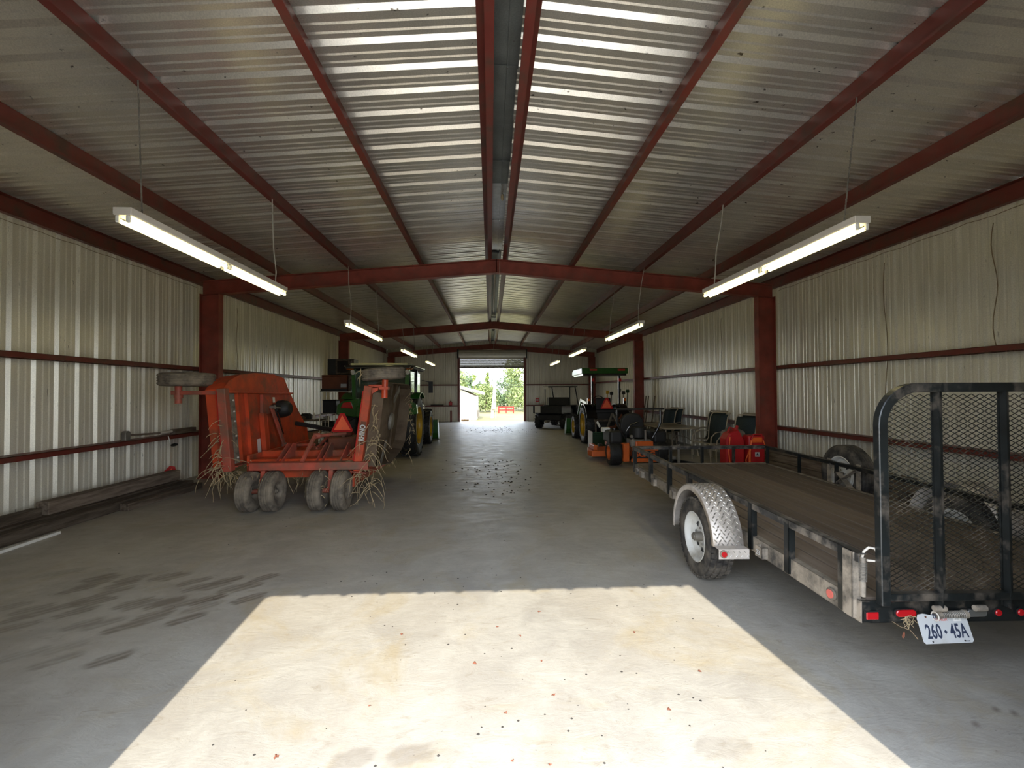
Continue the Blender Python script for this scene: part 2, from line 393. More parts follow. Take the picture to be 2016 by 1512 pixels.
# frames
def rafter(y, s_):
    b = MB(); xe = XL+.25 if s_ < 0 else XR-.25; w = .075
    def z(x): return roofz(x)-.205
    xr = RX
    for d0, d1, hw in ((0, .012, w), (.256, .268, w), (.0, .268, .004)):
        b.add([(xr, y-hw, z(xr)-d1), (xe, y-hw, z(xe)-d1), (xe, y+hw, z(xe)-d1), (xr, y+hw, z(xr)-d1),
               (xr, y-hw, z(xr)-d0), (xe, y-hw, z(xe)-d0), (xe, y+hw, z(xe)-d0), (xr, y+hw, z(xr)-d0)],
              [(3, 2, 1, 0), (4, 5, 6, 7), (0, 1, 5, 4), (1, 2, 6, 5), (2, 3, 7, 6), (3, 0, 4, 7)])
    b.box(xr-.006, xr+.006, y-w, y+w, z(xr)-.268, z(xr))
    return b
def column(y, s_):
    b = MB(); xo = XL+.23 if s_ < 0 else XR-.23; xi = xo+.36*(-s_); h = roofz(xo)-.205-.24
    lo, hi = min(xo, xi), max(xo, xi)
    b.box(lo, lo+.012, y-.075, y+.075, .02, h); b.box(hi-.012, hi, y-.075, y+.075, .02, h)
    b.box(lo, hi, y-.004, y+.004, .02, h)
    b.box(lo-.02, hi+.02, y-.09, y+.09, 0, .02)
    return b
FN = ['front wall', 'first frame past the lamps', 'second frame', 'end wall']
for i, y in enumerate(FY):
    for s_, sn in ((-1, 'left'), (1, 'right')):
        yy = y
        tag(rafter(yy, s_).build('beam', 'red_oxide'), '%s half of the red steel rafter at the %s' % (sn, FN[i]), None, None, 'structure')
        tag(column(yy, s_).build('column', 'red_oxide'), 'red steel column on the %s at the %s' % (sn, FN[i]), None, None, 'structure')
# door jambs of the far door
for x, l in ((BD[0]-.06, 'left'), (BD[1]+.06, 'right')):
    q = MB().box(x-.06, x+.06, Y3-.2, Y3-.02, 0, 3.9)
    tag(q.build('trim_4', 'purlin_oxide'), 'dark steel jamb on the %s of the far roller door' % l, None, None, 'structure')
for x in (FD[0]-.05, FD[1]+.05):
    tag(MB().box(x-.05, x+.05, Y0+.0, Y0+.18, 0, 3.2).build('trim_5', 'purlin_oxide'), 'red steel jamb of the front doorway', None, None, 'structure')
tag(MB().box(FD[0]-.1, FD[1]+.1, Y0, Y0+.18, 3.0, 3.1).build('trim_6', 'purlin_oxide'), 'red steel header of the front doorway', None, None, 'structure')

# floor with stains and scuffs kept as a painted-on attribute (they belong to the concrete)
import numpy as np
TREADS = [(-1.99,4.11,.7),(-2.04,3.93,.6),(-2.28,4.08,.7),(-2.14,3.92,.6),(-2.32,3.97,.5),(-2.43,3.96,.6),(-2.56,4.07,.6),(-2.23,3.71,.8),(-2.19,3.58,.4),(-2.19,3.41,.7),(-2.39,3.64,.5),(-2.51,3.70,.6),(-2.53,3.66,.6),(-2.45,3.39,.5),(-2.77,3.68,.6),(-2.68,3.65,.5),(-2.55,3.32,.6),(-2.47,3.47,.6),(-2.88,4.20,.6),(-2.79,4.19,.5),(-3.14,4.16,.6),(-3.14,4.05,.6),(-3.38,4.17,.5),(-3.46,4.21,.6),(-3.40,4.07,.5),(-3.42,3.97,.6),(-3.09,3.93,.5),(-3.17,3.77,.6),(-3.07,3.72,.6),(-3.25,3.65,.6),(-3.08,3.56,.6),(-2.87,3.37,.5),(-2.74,3.37,.4),(-3.35,3.57,.5),(-3.46,3.62,.5),(-3.40,3.50,.5),(-3.31,3.35,.4),(-2.64,2.93,.4),(-2.33,2.92,.7),(-3.66,3.67,.4),(-3.96,4.32,.3),(-3.83,4.37,.3),(-1.91,3.71,.7),(-2.72,3.07,.25),(-2.92,2.99,.3)]
TREADS = [(a, b, .75, s) for a, b, s in TREADS]

def floor_mesh():
    xs = np.arange(-5.88, 6.12, .03); ys = np.concatenate([np.arange(.5, 6.5, .03), np.arange(6.5, 12, .12), np.arange(12, 25.41, .4)])
    X, Y = np.meshgrid(xs, ys); nx, ny = len(xs), len(ys)
    co_ = np.zeros((nx*ny, 3), np.float32); co_[:, 0] = X.ravel(); co_[:, 1] = Y.ravel()
    i = np.arange((ny-1)*(nx-1)); r = i//(nx-1)*nx + i % (nx-1)
    q = np.stack([r, r+1, r+nx+1, r+nx], 1).astype(np.int32)
    me = bpy.data.meshes.new('floor'); me.vertices.add(nx*ny); me.vertices.foreach_set('co', co_.ravel())
    me.loops.add(q.size); me.loops.foreach_set('vertex_index', q.ravel()); me.polygons.add(len(q))
    me.polygons.foreach_set('loop_start', np.arange(0, q.size, 4, dtype=np.int32)); me.polygons.foreach_set('loop_total', np.full(len(q), 4, np.int32))
    me.update(calc_edges=True)
    st = np.zeros(nx*ny); rs = np.random.RandomState(3)
    x, y = co_[:, 0], co_[:, 1]
    def blot(cx, cy, a, b, th, s, sharp=4, stripes=0):
        c, d = math.cos(th), math.sin(th); u = (x-cx)*c+(y-cy)*d; v = -(x-cx)*d+(y-cy)*c
        k = np.clip((1-((np.abs(u)/a)**3+(np.abs(v)/b)**3))*sharp, 0, 1)*s
        if stripes: k = k*(.45+.55*(np.sin(v*stripes) > -.1))
        np.maximum(st, k, out=st)
    for (cx, cy, th, s) in TREADS: blot(cx, cy, .13, .06, th, s, stripes=130)
    for _ in range(60):
        blot(rs.uniform(2.2, 3.6), rs.uniform(1.2, 2.3), rs.uniform(.008, .022), rs.uniform(.004, .012), rs.uniform(0, 3), .7)
    for (cx, cy, a, b, s) in ((-.62, 2.07, .10, .055, .30), (-.37, 2.08, .11, .055, .30), (1.05, 2.05, .14, .06, .22), (-1.25, 2.0, .1, .06, .15)): blot(cx, cy, a, b, .1, s)
    at = me.attributes.new('stain', 'FLOAT', 'POINT'); at.data.foreach_set('value', st.astype(np.float32))
    return me

def floor_mat():
    m = bpy.data.materials.new('concrete_floor'); m.use_nodes = True; n = m.node_tree; b = n.nodes['Principled BSDF']; L = n.links.new
    t = n.nodes.new('ShaderNodeTexCoord')
    def noise(s, d=6, r=.6, sc=None, dist=0):
        q = n.nodes.new('ShaderNodeTexNoise'); q.inputs['Scale'].default_value = s; q.inputs['Detail'].default_value = d; q.inputs['Roughness'].default_value = r
        q.inputs['Distortion'].default_value = dist
        if sc:
            mp = n.nodes.new('ShaderNodeMapping'); mp.inputs['Scale'].default_value = sc; L(t.outputs['Object'], mp.inputs[0]); L(mp.outputs[0], q.inputs['Vector'])
        else: L(t.outputs['Object'], q.inputs['Vector'])
        return q.outputs['Fac']
    def rng(f, a, b_, c=0, d=1):
        r = n.nodes.new('ShaderNodeMapRange'); r.inputs[1].default_value = a; r.inputs[2].default_value = b_; r.inputs[3].default_value = c; r.inputs[4].default_value = d
        L(f, r.inputs[0]); return r.outputs[0]
    def mix(f, c1, c2, mode='MIX'):
        x = n.nodes.new('ShaderNodeMix'); x.data_type = 'RGBA'; x.blend_type = mode
        if isinstance(f, float): x.inputs[0].default_value = f
        else: L(f, x.inputs[0])
        for i, c in ((6, c1), (7, c2)):
            if isinstance(c, tuple): x.inputs[i].default_value = (*c, 1)
            else: L(c, x.inputs[i])
        return x.outputs[2]
    c = mix(rng(noise(.45, 5, .6), .38, .62), (.40, .365, .305), (.33, .308, .27))
    c = mix(rng(noise(2.2, 9, .72, dist=.6), .42, .70), c, (.47, .445, .385))
    c = mix(rng(noise(6, 10, .75, (1, 2.2, 1), .9), .56, .74, 0, .7), c, (.24, .195, .135))
    c = mix(rng(noise(1.1, 7, .7, None, 1.2), .52, .72, 0, .65), c, (.36, .29, .17))
    c = mix(rng(noise(45, 3), .68, .74, 0, .5), c, (.08, .07, .06))
    at = n.nodes.new('ShaderNodeAttribute'); at.attribute_name = 'stain'
    c = mix(at.outputs["Fac"], c, (.11, .08, .055))
    L(c, b.inputs['Base Color'])
    L(rng(noise(3, 8, .7, (1, 2.5, 1), .5), .3, .75, .32, .66), b.inputs['Roughness'])
    bp = n.nodes.new('ShaderNodeBump'); bp.inputs['Strength'].default_value = .35; bp.inputs['Distance'].default_value = .012
    L(noise(5, 9, .7, (1, 2.0, 1), .8), bp.inputs['Height']); L(bp.outputs[0], b.inputs['Normal'])
    b.inputs['Specular IOR Level'].default_value = .42
    return m
fm = floor_mesh(); fm.materials.append(floor_mat())
fo = bpy.data.objects.new('floor', fm); COL.objects.link(fo); tag(fo, 'worn stained concrete slab floor', None, None, 'structure')
# ground outside, front apron and lawn behind
tag(MB().box(-9, 9, -9, .5, -.12, -.001).build('concrete_apron', 'apron_concrete'), 'pale concrete apron outside the front doorway', None, None, 'structure')
q = MB().add([(-90, -60, -.13), (90, -60, -.13), (90, .4, -.13), (-90, .4, -.13)], [(0, 1, 2, 3)])
tag(q.build('ground', 'lawn'), 'dry lawn around the front of the building', None, None, 'structure')
q = MB().add([(-90, 25.4, -.05), (90, 25.4, -.05), (90, 29, -.35), (-90, 29, -.35), (90, 46, -.6), (-90, 46, -.6), (90, 160, .5), (-90, 160, .5)], [(0, 1, 2, 3), (3, 2, 4, 5), (5, 4, 6, 7)])
tag(q.build('ground', 'lawn'), 'sunlit yellow-green lawn beyond the far roller door', None, None, 'structure')
q = MB().box(XL-.1, XR+.1, .5, 25.4, -.3, -.012)
tag(q.build('slab', 'apron_concrete'), 'concrete slab edge under the floor', None, None, 'structure')

# sky portals (sampling aid only, they give off no light)
for nm, y, rx, z0, z1, x0, x1 in (('front_portal', Y0-.02, -PI/2, 0, 3, FD[0], FD[1]), ('back_portal', Y3+.1, PI/2, 0, 3, BD[0], BD[1])):
    l = bpy.data.lights.new(nm, 'AREA'); l.shape = 'RECTANGLE'; l.size = x1-x0; l.size_y = z1-z0; l.cycles.is_portal = True
    o = bpy.data.objects.new(nm, l); COL.objects.link(o); o.location = ((x0+x1)/2, y, (z0+z1)/2); o.rotation_euler = (-rx, 0, 0)

# ------------------------------------------------------------------ strip lamps
LY = [(3.36, 5.88), (8.48, 11.0), (13.65, 16.17), (18.8, 21.32)]
PL = ['nearest', 'second', 'third', 'farthest']
def lamp(x, y0, y1, side, k):
    t = empty('strip_lamp', (x, (y0+y1)/2, 2.90)); tag(t, '%s of the four lit two-tube strip lamps on the %s' % (PL[k], side), 'lamp', 'hanging fluorescent strip lamps')
    h = (y1-y0)/2
    b = MB().prism([(-.058, .0), (-.064, .012), (-.064, .058), (.064, .058), (.064, .012), (.058, .0)], -h, h, 'xz')
    b.build('housing', 'white_enamel', t, bevel=.003)
    for yy in (-h+.012, -.03, .03, h-.012):
        for sx_ in (-1, 1): MB().box(sx_*.036-.013, sx_*.036+.013, yy-.010, yy+.010, -.050, 0).build('tube_holder', 'white_plastic', t, bevel=.004)
    for sx_ in (-1, 1):
        for a, c in ((-h+.02, -.04), (.04, h-.02)):
            g = MB().cyl((sx_*.036, a, -.034), (sx_*.036, c, -.034), .0145, n=12); g.build('tube', 'tube_glow', t, smooth=True)
    # hanging wires up to the purlin
    px = PX[1]+.06 if x < 0 else PX[6]-.06
    zt = roofz(px)-.21-2.90
    n_ = 60
    if k == 0:
        c_ = MB()
        links = int((zt-.058)/.026)
        for i in range(links):
            f = i/links; f2 = (i+1.15)/links
            a = V((0, -h+.19, .058)).lerp(V((px-x, -h+.19, zt)), f); c2 = V((0, -h+.19, .058)).lerp(V((px-x, -h+.19, zt)), min(1, f2))
            if i % 2: c_.box(-.006, .006, -.0014, .0014, 0, (c2-a).length, M4.Translation(a))
            else: c_.box(-.0014, .0014, -.006, .006, 0, (c2-a).length, M4.Translation(a))
        c_.build('chain', 'dull_steel', t)
    else:
        MB().tube([(0, -h+.2, .058), (.015, -h+.2, zt*.35), (-.01 + (px-x)*.6, -h+.2, zt*.7), (px-x, -h+.2, zt)], .006, 6).build('cord', 'wire_grey', t, smooth=True)
    MB().tube([(0, h-.2, .058), (.012, h-.2, .2), (.03 if x > 0 else -.02, h-.2, zt*.45), ((px-x)*.8, h-.2, zt*.8), (px-x, h-.2, zt)], .007, 6).build('cord', 'wire_grey', t, smooth=True)
    return t
for k, (a, c) in enumerate(LY):
    lamp(-2.63, a, c, 'left', k); lamp(2.86, a-.03, c-.03, 'right', k)

# ------------------------------------------------------------------ wheels
def tyre(R, w, ri, ribs=5, depth=.006, n=48, round_=.35):
    """tyre turned about x, centred"""
    h = w/2; P = [(ri, -h*.78), (ri+.012, -h*.86), (ri+(R-ri)*.45, -h*1.0), (ri+(R-ri)*.80, -h*.95), (R-.012, -h*.80), (R-.004, -h*.70)]
    k = ribs*2-1
    for i in range(k):
        a = -h*.66 + h*1.32*i/k; c = -h*.66 + h*1.32*(i+1)/k; r = R if i % 2 == 0 else R-depth
        P += [(r, a+.0006), (r, c-.0006)]
    P += [(R-.004, h*.70), (R-.012, h*.80), (ri+(R-ri)*.80, h*.95), (ri+(R-ri)*.45, h*1.0), (ri+.012, h*.86), (ri, h*.78)]
    return MB().lathe(P, n)
def wheel(parent, loc, R, w, ri, tm, rm, rot=(0, 0, 0), dish=.03, slots=0, ribs=5, hub='dull_steel', lugs=0, side=-1, treads=0, bolts=5, hubr=.035, hubl=.06, depth=.006):
    """one wheel; the outer face looks to x*side"""
    t = empty('wheel', loc, rot, parent)
    tyre(R-(.010 if treads else 0), w, ri, ribs, depth).build('tyre', tm, t, smooth=True)
    if treads:
        b = MB()
        for row, xx in enumerate((-.36, -.12, .12, .36)):
            for k in range(treads):
                a = 2*PI*(k+.5*(row % 2))/treads
                T = M4.Rotation(a, 4, 'X')
                b.box(xx*w-w*.085, xx*w+w*.085, -PI*R/treads*.66, PI*R/treads*.66, R-.022-abs(xx)*.01, R-(.008 if abs(xx) > .3 else 0), T)
        tag(b.build('tread', tm, t), kind='stuff')
    if lugs:
        for sgn in (-1, 1):
            b = MB()
            for k in range(lugs):
                a = 2*PI*(k+(.5 if sgn > 0 else 0))/lugs
                T = M4.Rotation(a, 4, 'X') @ M4.Translation((sgn*w*.24, 0, R+.012)) @ M4.Rotation(sgn*.62, 4, 'Z')
                b.box(-w*.28, w*.28, -.022, .022, -.05, .018, T)
            tag(b.build('lug_row', tm, t, bevel=.004), kind='stuff')
    s = side; h = w/2
    q = [(ri+.004, s*h*.80), (ri+.014, s*h*.90), (ri+.006, s*h*.92), (ri-.012, s*h*.80), (ri-.022, s*h*.45), (ri*.78, s*(h*.45-.01)), (ri*.70, s*(h*.45-dish)), (ri*.45, s*(h*.45-dish*.6)), (hubr*1.1, s*(h*.45-dish*.5)), (0.001, s*(h*.45-dish*.5)),
         (0.001, -s*h*.1), (ri-.03, -s*h*.1), (ri-.02, -s*h*.80), (ri+.012, -s*h*.90), (ri+.004, -s*h*.80)]
    MB().lathe(q, 36).build('rim', rm, t, smooth=True)
    fx = s*(h*.45-dish*.75)
    if slots:
        b = MB()
        for k in range(slots):
            T = M4.Rotation(2*PI*k/slots, 4, 'X')
            b.prism([(-.018, ri*.66), (.020, ri*.66), (.004, ri*.44)], fx-.006, fx+.008, 'yz', T)
        tag(b.build('slot_shade', 'matt_black', t), kind='stuff')  # black wedges put in for the shade of openings not cut
    b = MB().cyl((fx, 0, 0), (fx+s*hubl, 0, 0), hubr, hubr*.85, 18); b.cyl((fx+s*hubl, 0, 0), (fx+s*(hubl+.012), 0, 0), hubr*.6, n=12)
    b.build('hub', hub, t, smooth=True)
    b = MB()
    for k in range(bolts):
        a = 2*PI*k/bolts+.3; r_ = hubr*1.7
        b.cyl((fx-s*.002, r_*math.cos(a), r_*math.sin(a)), (fx+s*.022, r_*math.cos(a), r_*math.sin(a)), .009, n=6)
    tag(b.build('wheel_nuts', 'chrome', t), kind='stuff')
    return t

# ------------------------------------------------------------------ the trailer
TS = .016
tr = empty('utility_trailer', (2.00, 2.39, .472), (TS, 0, -.028))
tag(tr, 'black open utility trailer with wooden deck, mesh ramp gate and silver fenders', 'trailer')
TW, TL = 1.98, 4.30
def tz(yl): return -(.472+math.sin(TS)*yl)      # ground height in trailer coordinates
npl = 13; pw = (TW-.10)/npl
pl0 = [MB().box(0, pw-.016, .0, TL-.09, -.038, 0) for _ in range(1)][0].build('plank', 'deck_plank', tr, bevel=.002)
for i in range(npl):
    o = pl0 if i == 0 else pl0.copy()
    if i: COL.objects.link(o)
    o.location = (.05+i*pw, .05, random.uniform(-.002, .001))
for x0, x1, nx in ((0, .05, 0), (TW-.05, TW, 1)):
    b = MB(); xo = x0 if nx == 0 else x1-.006
    b.box(xo, xo+.006, 0, TL, -.115, .004); b.box(x0, x1, 0, TL, -.115, -.109); b.box(x0, x1, 0, TL, -.002, .004)
    b.build('side_frame', 'dusty_black', tr, bevel=.001)
MB().box(.006, TW-.006, TL-.006, TL, -.115, .006).box(.006, TW-.006, TL-.05, TL, 0, .006).build('front_frame', 'dusty_black', tr)
MB().box(.006, TW-.006, .0, .006, -.115, .006).box(.006, TW-.006, .0, .05, -.115, -.109).build('rear_frame', 'black_paint', tr)
for k in range(1, 8):
    MB().box(.02, TW-.02, k*.54, k*.54+.006, -.10, -.04).build('cross_member', 'black_paint', tr)
RH = .262
for s_, xa_ in ((0, -.012), (1, TW+.012-.05)):
    b = MB(); b.box(xa_, xa_+.05, -.0, TL+.01, RH-.006, RH); xo = xa_ if s_ == 0 else xa_+.044
    b.box(xo, xo+.006, 0, TL+.01, RH-.05, RH); b.build('top_rail', 'black_paint' if s_ else 'dusty_rail', tr, bevel=.001)
MB().box(-.012, TW+.012, TL-.04, TL+.012, RH-.006, RH).box(-.012, TW+.012, TL+.006, TL+.012, RH-.055, RH).build('top_rail', 'dusty_rail', tr)
def post(x, y, s_):
    b = MB(); w = .05
    if s_ == 0: b.box(x-.016, x-.010, y, y+w, -.10, RH-.006); b.box(x-.016, x+.030, y, y+.006, -.10, RH-.006)
    else: b.box(x+.010, x+.016, y, y+w, -.10, RH-.006); b.box(x-.030, x+.016, y, y+.006, -.10, RH-.006)
    b.build('post', 'black_paint', tr)
for y in (.10, .60, 1.06, 2.26, 2.83, 3.50, 4.22):
    post(0, y, 0); post(TW, y, 1)
for x in (.28*TW, .52*TW, .76*TW): MB().box(x-.025, x+.025, TL-.002, TL+.004, -.1, RH-.01).box(x-.025, x-.019, TL-.04, TL+.004, -.1, RH-.01).build('post', 'black_paint', tr)
for y in (.86, 2.62, 3.26, 3.98, 3.76):
    for X_, s_ in ((-.004, -1), (TW+.004, 1)):
        b = MB(); x0, x1 = sorted((X_, X_+s_*.045))
        b.box(x0, x1, y, y+.006, -.10, -.02); b.box(x0, x1, y+.084, y+.09, -.10, -.02); xx = x0 if s_ < 0 else x1-.005
        b.box(xx, xx+.005, y, y+.09, -.10, -.02); b.build('stake_pocket', 'dusty_black', tr)
text('lettering', '23', .05, 'plate_white', tr, (-.052, .905, -.065), (PI/2, 0, -PI/2), .0006)
AX = 1.53                                                        # axle
zc = .345+tz(AX)
wheel(tr, (-.172, AX, zc), .345, .205, .20, 'rubber', 'white_rim', slots=8, treads=44, side=-1, dish=.035, hubl=.075, hubr=.042)
wheel(tr, (TW+.172, AX, zc), .345, .205, .20, 'rubber', 'white_rim', slots=8, treads=44, side=1, dish=.035, hubl=.07, hubr=.042)
MB().cyl((-.16, AX, zc), (TW+.16, AX, zc), .032, n=12).build('axle', 'dusty_black', tr, smooth=True)
for x in (.12, TW-.12):
    b = MB()
    for k, (l, dz) in enumerate(((.32, 0), (.24, -.012), (.16, -.024))):
        b.bar((x, AX-l, -.14+dz*.2), (x, AX, zc+.07+dz), .045, .008); b.bar((x, AX, zc+.07+dz), (x, AX+l, -.14+dz*.2), .045, .008)
    b.build('leaf_spring', 'dusty_black', tr)
def fender(s_):
    X = -.055 if s_ < 0 else TW+.055; fw = .235
    xo, xi = X+s_*fw, X; R = .45
    A = [math.radians(a) for a in range(8, 187, 8)]
    outer = []; vs = []; fs = []
    def P(a, r): return (AX-math.cos(a)*r*.98, zc+.0+math.sin(a)*r)
    for a in A:
        y, z = P(a, R)
        vs += [(xi, y, z), (xo-s_*.012, y, z), (xo, y+math.cos(a)*.010, z-math.sin(a)*.010), (xo, y+math.cos(a)*.05, z-math.sin(a)*.05)]
    n = len(A)
    for i in range(n-1):
        for k in range(3): fs.append((4*i+k, 4*i+k+1, 4*i+4+k+1, 4*i+4+k))
    o = MB().add(vs, fs).build('fender', 'diamond_plate', tr, smooth=True); so_ = o.modifiers.new('t', 'SOLIDIFY'); so_.thickness = .003
    # raised lozenges of the tread plate
    b = MB(); r_ = random.Random(2)
    for i in range(52):
        a = math.radians(10+i*3.36)
        for j in range(6):
            x = X+s_*(.022+j*.036+(.018 if i % 2 else 0))
            y, z = P(a, R+.002)
            T = M4.Translation((x, y, z)) @ M4.Rotation(PI/2-a, 4, 'X') @ M4.Rotation(.8 if (i+j) % 2 else -.8, 4, 'Z')
            b.add([(-.018, 0, 0), (0, -.0065, .0), (.018, 0, 0), (0, .0065, 0), (0, 0, .006)], [(0, 1, 4), (1, 2, 4), (2, 3, 4), (3, 0, 4)], T)
    tag(b.build('plate_pattern', 'steel', o), kind='stuff')
    # foot step behind the wheel
    ys, zs = P(math.radians(9), R)
    b = MB().box(min(xo, xi), max(xo, xi), ys-.075, ys+.004, zs-.004, zs); b.box(min(xo, xi), max(xo, xi), ys-.078, ys-.074, zs-.075, zs)
    st = b.build('fender_step', 'diamond_plate', tr)
    c = MB()
    for j in range(8):
        x = xo-s_*(.075+j*.021)
        T = M4.Translation((x, ys-.0785, zs-.022-(j % 2)*.03)) @ M4.Rotation(PI/2, 4, 'X') @ M4.Rotation(.8 if j % 2 else -.8, 4, 'Z')
        c.add([(-.013, 0, 0), (0, -.004, .0), (.013, 0, 0), (0, .004, 0), (0, 0, .003)], [(0, 1, 4), (1, 2, 4), (2, 3, 4), (3, 0, 4)], T)
    tag(c.build('plate_pattern', 'steel', st), kind='stuff')
    lx = xo-s_*.035
    MB().cyl((lx, ys-.078, zs-.035), (lx, ys-.088, zs-.035), .030, n=24).build('lamp_rim', 'dusty_rubber', st, smooth=True)
    MB().cyl((lx, ys-.086, zs-.035), (lx, ys-.094, zs-.035), .021, n=24).build('lamp_lens', 'lens_red', st, smooth=True)
fender(-1); fender(1)
# lamps along the rear frame and left side
def lens(x, z, w, h, m, nm='tail_lamp'):
    b = MB(); n = 24; r = h/2; pts = []
    for k in range(n):
        a = 2*PI*k/n; cx = (w/2-r)*(1 if math.cos(a) > 0 else -1)
        pts.append((x+cx+r*math.cos(a), z+r*math.sin(a)))
    o = MB().prism([(x+(p-x)*1.12, z+(q_-z)*1.2) for p, q_ in pts], -.006, -.012, 'xz').build(nm, 'dark_rubber', tr)
    MB().prism(pts, -.010, -.020, 'xz').build('lens', m, o, bevel=.003)
lens(.235, -.058, .11, .038, 'lens_red')
lens(.625, -.062, .11, .040, 'lens_clear'); lens(.745, -.062, .036, .036, 'lens_red'); lens(.87, -.062, .036, .036, 'lens_red'); lens(.995, -.062, .036, .036, 'lens_red')
lens(TW-.18, -.058, .09, .038, 'lens_red')
b = MB().box(.012, .088, -.014, -.006, -.093, -.045).build('tail_lamp', 'matt_black', tr); MB().box(.016, .084, -.020, -.012, -.089, -.049).build('lens', 'lens_red', b, bevel=.004)
q = MB().cyl((-.006, .21, -.052), (-.016, .21, -.052), .036, n=28).build('side_marker', 'dusty_rubber', tr, smooth=True)
MB().cyl((-.014, .21, -.052), (-.022, .21, -.052), .025, n=28).build('lens', 'lens_pink', q, smooth=True)
# ramp gate of square tube and expanded metal
gt = empty('ramp_gate', (0, -.035, .0), (-TS, 0, 0), tr)
GH, GW, gr, gx = 1.16, 1.79, .20, .095
pts = [(gx, 0, .0), (gx, 0, GH-gr)]
for k in range(1, 8):
    a = PI-PI/2*k/8; pts.append((gx+gr+gr*math.cos(a), 0, GH-gr+gr*math.sin(a)))
pts.append((gx+gr, 0, GH)); pts.append((gx+GW-gr, 0, GH))
for k in range(1, 8):
    a = PI/2-PI/2*k/8; pts.append((gx+GW-gr+gr*math.cos(a), 0, GH-gr+gr*math.sin(a)))
pts += [(gx+GW, 0, GH-gr), (gx+GW, 0, 0)]
def sq_tube(pts, w, d):
    b = MB(); P = [V(p) for p in pts]; vs = []
    for i, p in enumerate(P):
        t = (P[min(i+1, len(P)-1)]-P[max(i-1, 0)]).normalized(); nrm = V((t.z, 0, -t.x))
        vs += [p-nrm*w/2-V((0, d/2, 0)), p+nrm*w/2-V((0, d/2, 0)), p+nrm*w/2+V((0, d/2, 0)), p-nrm*w/2+V((0, d/2, 0))]
    fs = []
    for i in range(len(P)-1):
        for k in range(4): fs.append((4*i+k, 4*i+(k+1) % 4, 4*i+4+(k+1) % 4, 4*i+4+k))
    fs += [(0, 1, 2, 3), tuple(range(4*len(P)-4, 4*len(P)))[::-1]]
    return b.add(vs, fs)
sq_tube(pts, .050, .045).build('gate_frame', 'black_paint', gt, bevel=.004)
MB().box(gx, gx+GW, -.022, .018, .025, .065).build('gate_rail', 'black_paint', gt, bevel=.002)
for x in (.42, .79, 1.16, 1.53): MB().box(x-.026, x-.020, -.024, .024, -.02, GH-.02).box(x-.026, x+.026, .010, .016, -.02, GH-.02).build('gate_upright', 'black_paint', gt)
b = MB(); cw, ch = .048, .0134; nxc = int((GW-.05)/cw); nzc = int((GH-.09)/ch)
for j in range(nzc):
    z0 = .065+j*ch
    for i in range(nxc*2):
        x0 = gx+.02+i*cw/2; x1 = x0+cw/2; za, zb = (z0, z0+ch) if (i+j) % 2 == 0 else (z0+ch, z0)
        # stay inside the rounded corners
        ok = True
        for (x, z) in ((x0, za), (x1, zb)):
            dx = max(gx+gr-x, x-(gx+GW-gr), 0); dz = max(z-(GH-gr), 0)
            if dx > 0 and dz > 0 and math.hypot(dx, dz) > gr-.01: ok = False
        if ok: b.bar((x0, .020, za), (x1, .020, zb), .0036, .0030)
tag(b.build('mesh_panel', 'black_paint', gt), kind='stuff')
for x in (.36, .58): MB().cyl((x, -.01, -.02), (x+.06, -.01, -.02), .016, n=12).build('hinge', 'dusty_black', gt, smooth=True)
# tail-gate latch and spring
la = empty('gate_latch', (-.005, .03, .0), (0, 0, 0), tr)
MB().box(-.02, -.014, 0, .07, -.10, .26).box(-.02, .03, .0, .006, -.1, .26).build('latch_plate', 'dusty_black', la)
MB().cyl((.035, -.005, .02), (.035, -.005, .235), .015, n=12).build('latch_tube', 'dusty_black', la, smooth=True)
co_ = [(.035+.018*math.cos(k*.9), -.005+.018*math.sin(k*.9), .10+k*.0011) for k in range(100)]
MB().tube(co_, .0028, 5).build('spring', 'dull_steel', la, smooth=True)
MB().tube([(.03, -.005, .225), (.03, -.02, .27), (.05, -.03, .295), (.08, -.035, .29), (.10, -.035, .25), (.10, -.035, .22), (.04, -.03, .225)], .0065, 8).build('latch_loop', 'white_enamel', la, smooth=True)
co_ = [(.40+k*.0013, -.032+.017*math.cos(k*.9), -.058+.017*math.sin(k*.9)) for k in range(110)]
MB().tube(co_, .003, 5).build('gate_spring', 'dull_steel', tr, smooth=True)
MB().cyl((.385, -.03, -.058), (.405, -.03, -.058), .022, n=16).build('spring_seat', 'dusty_black', tr, smooth=True); MB().cyl((.535, -.03, -.058), (.55, -.03, -.058), .022, n=16).build('spring_seat', 'dusty_black', tr, smooth=True)
MB().tube([(.365+.0*math.cos(k*PI/8), -.045+.022*math.cos(k*PI/8), -.06+.022*math.sin(k*PI/8)) for k in range(16)], .003, 5, closed=True).build('pull_ring', 'white_enamel', tr, smooth=True)
# tongue
b = MB(); b.bar((.35, TL, -.14), (TW/2, TL+1.0, -.14), .05, .08); b.bar((TW-.35, TL, -.14), (TW/2, TL+1.0, -.14), .05, .08)
b.build('tongue', 'black_paint', tr)
MB().box(TW/2-.035, TW/2+.035, TL+.98, TL+1.2, -.12, -.06).build('coupler', 'dull_steel', tr, bevel=.01)
MB().cyl((TW/2, TL+.8, tz(TL+.8)+.0), (TW/2, TL+.8, .12), .026, n=14).build('jack', 'dull_steel', tr, smooth=True)
MB().cyl((TW/2, TL+.8, .12), (TW/2, TL+.8, .17), .03, n=14).bar((TW/2, TL+.8, .15), (TW/2-.12, TL+.8, .15), .015, .015).build('jack_handle', 'steel', tr)
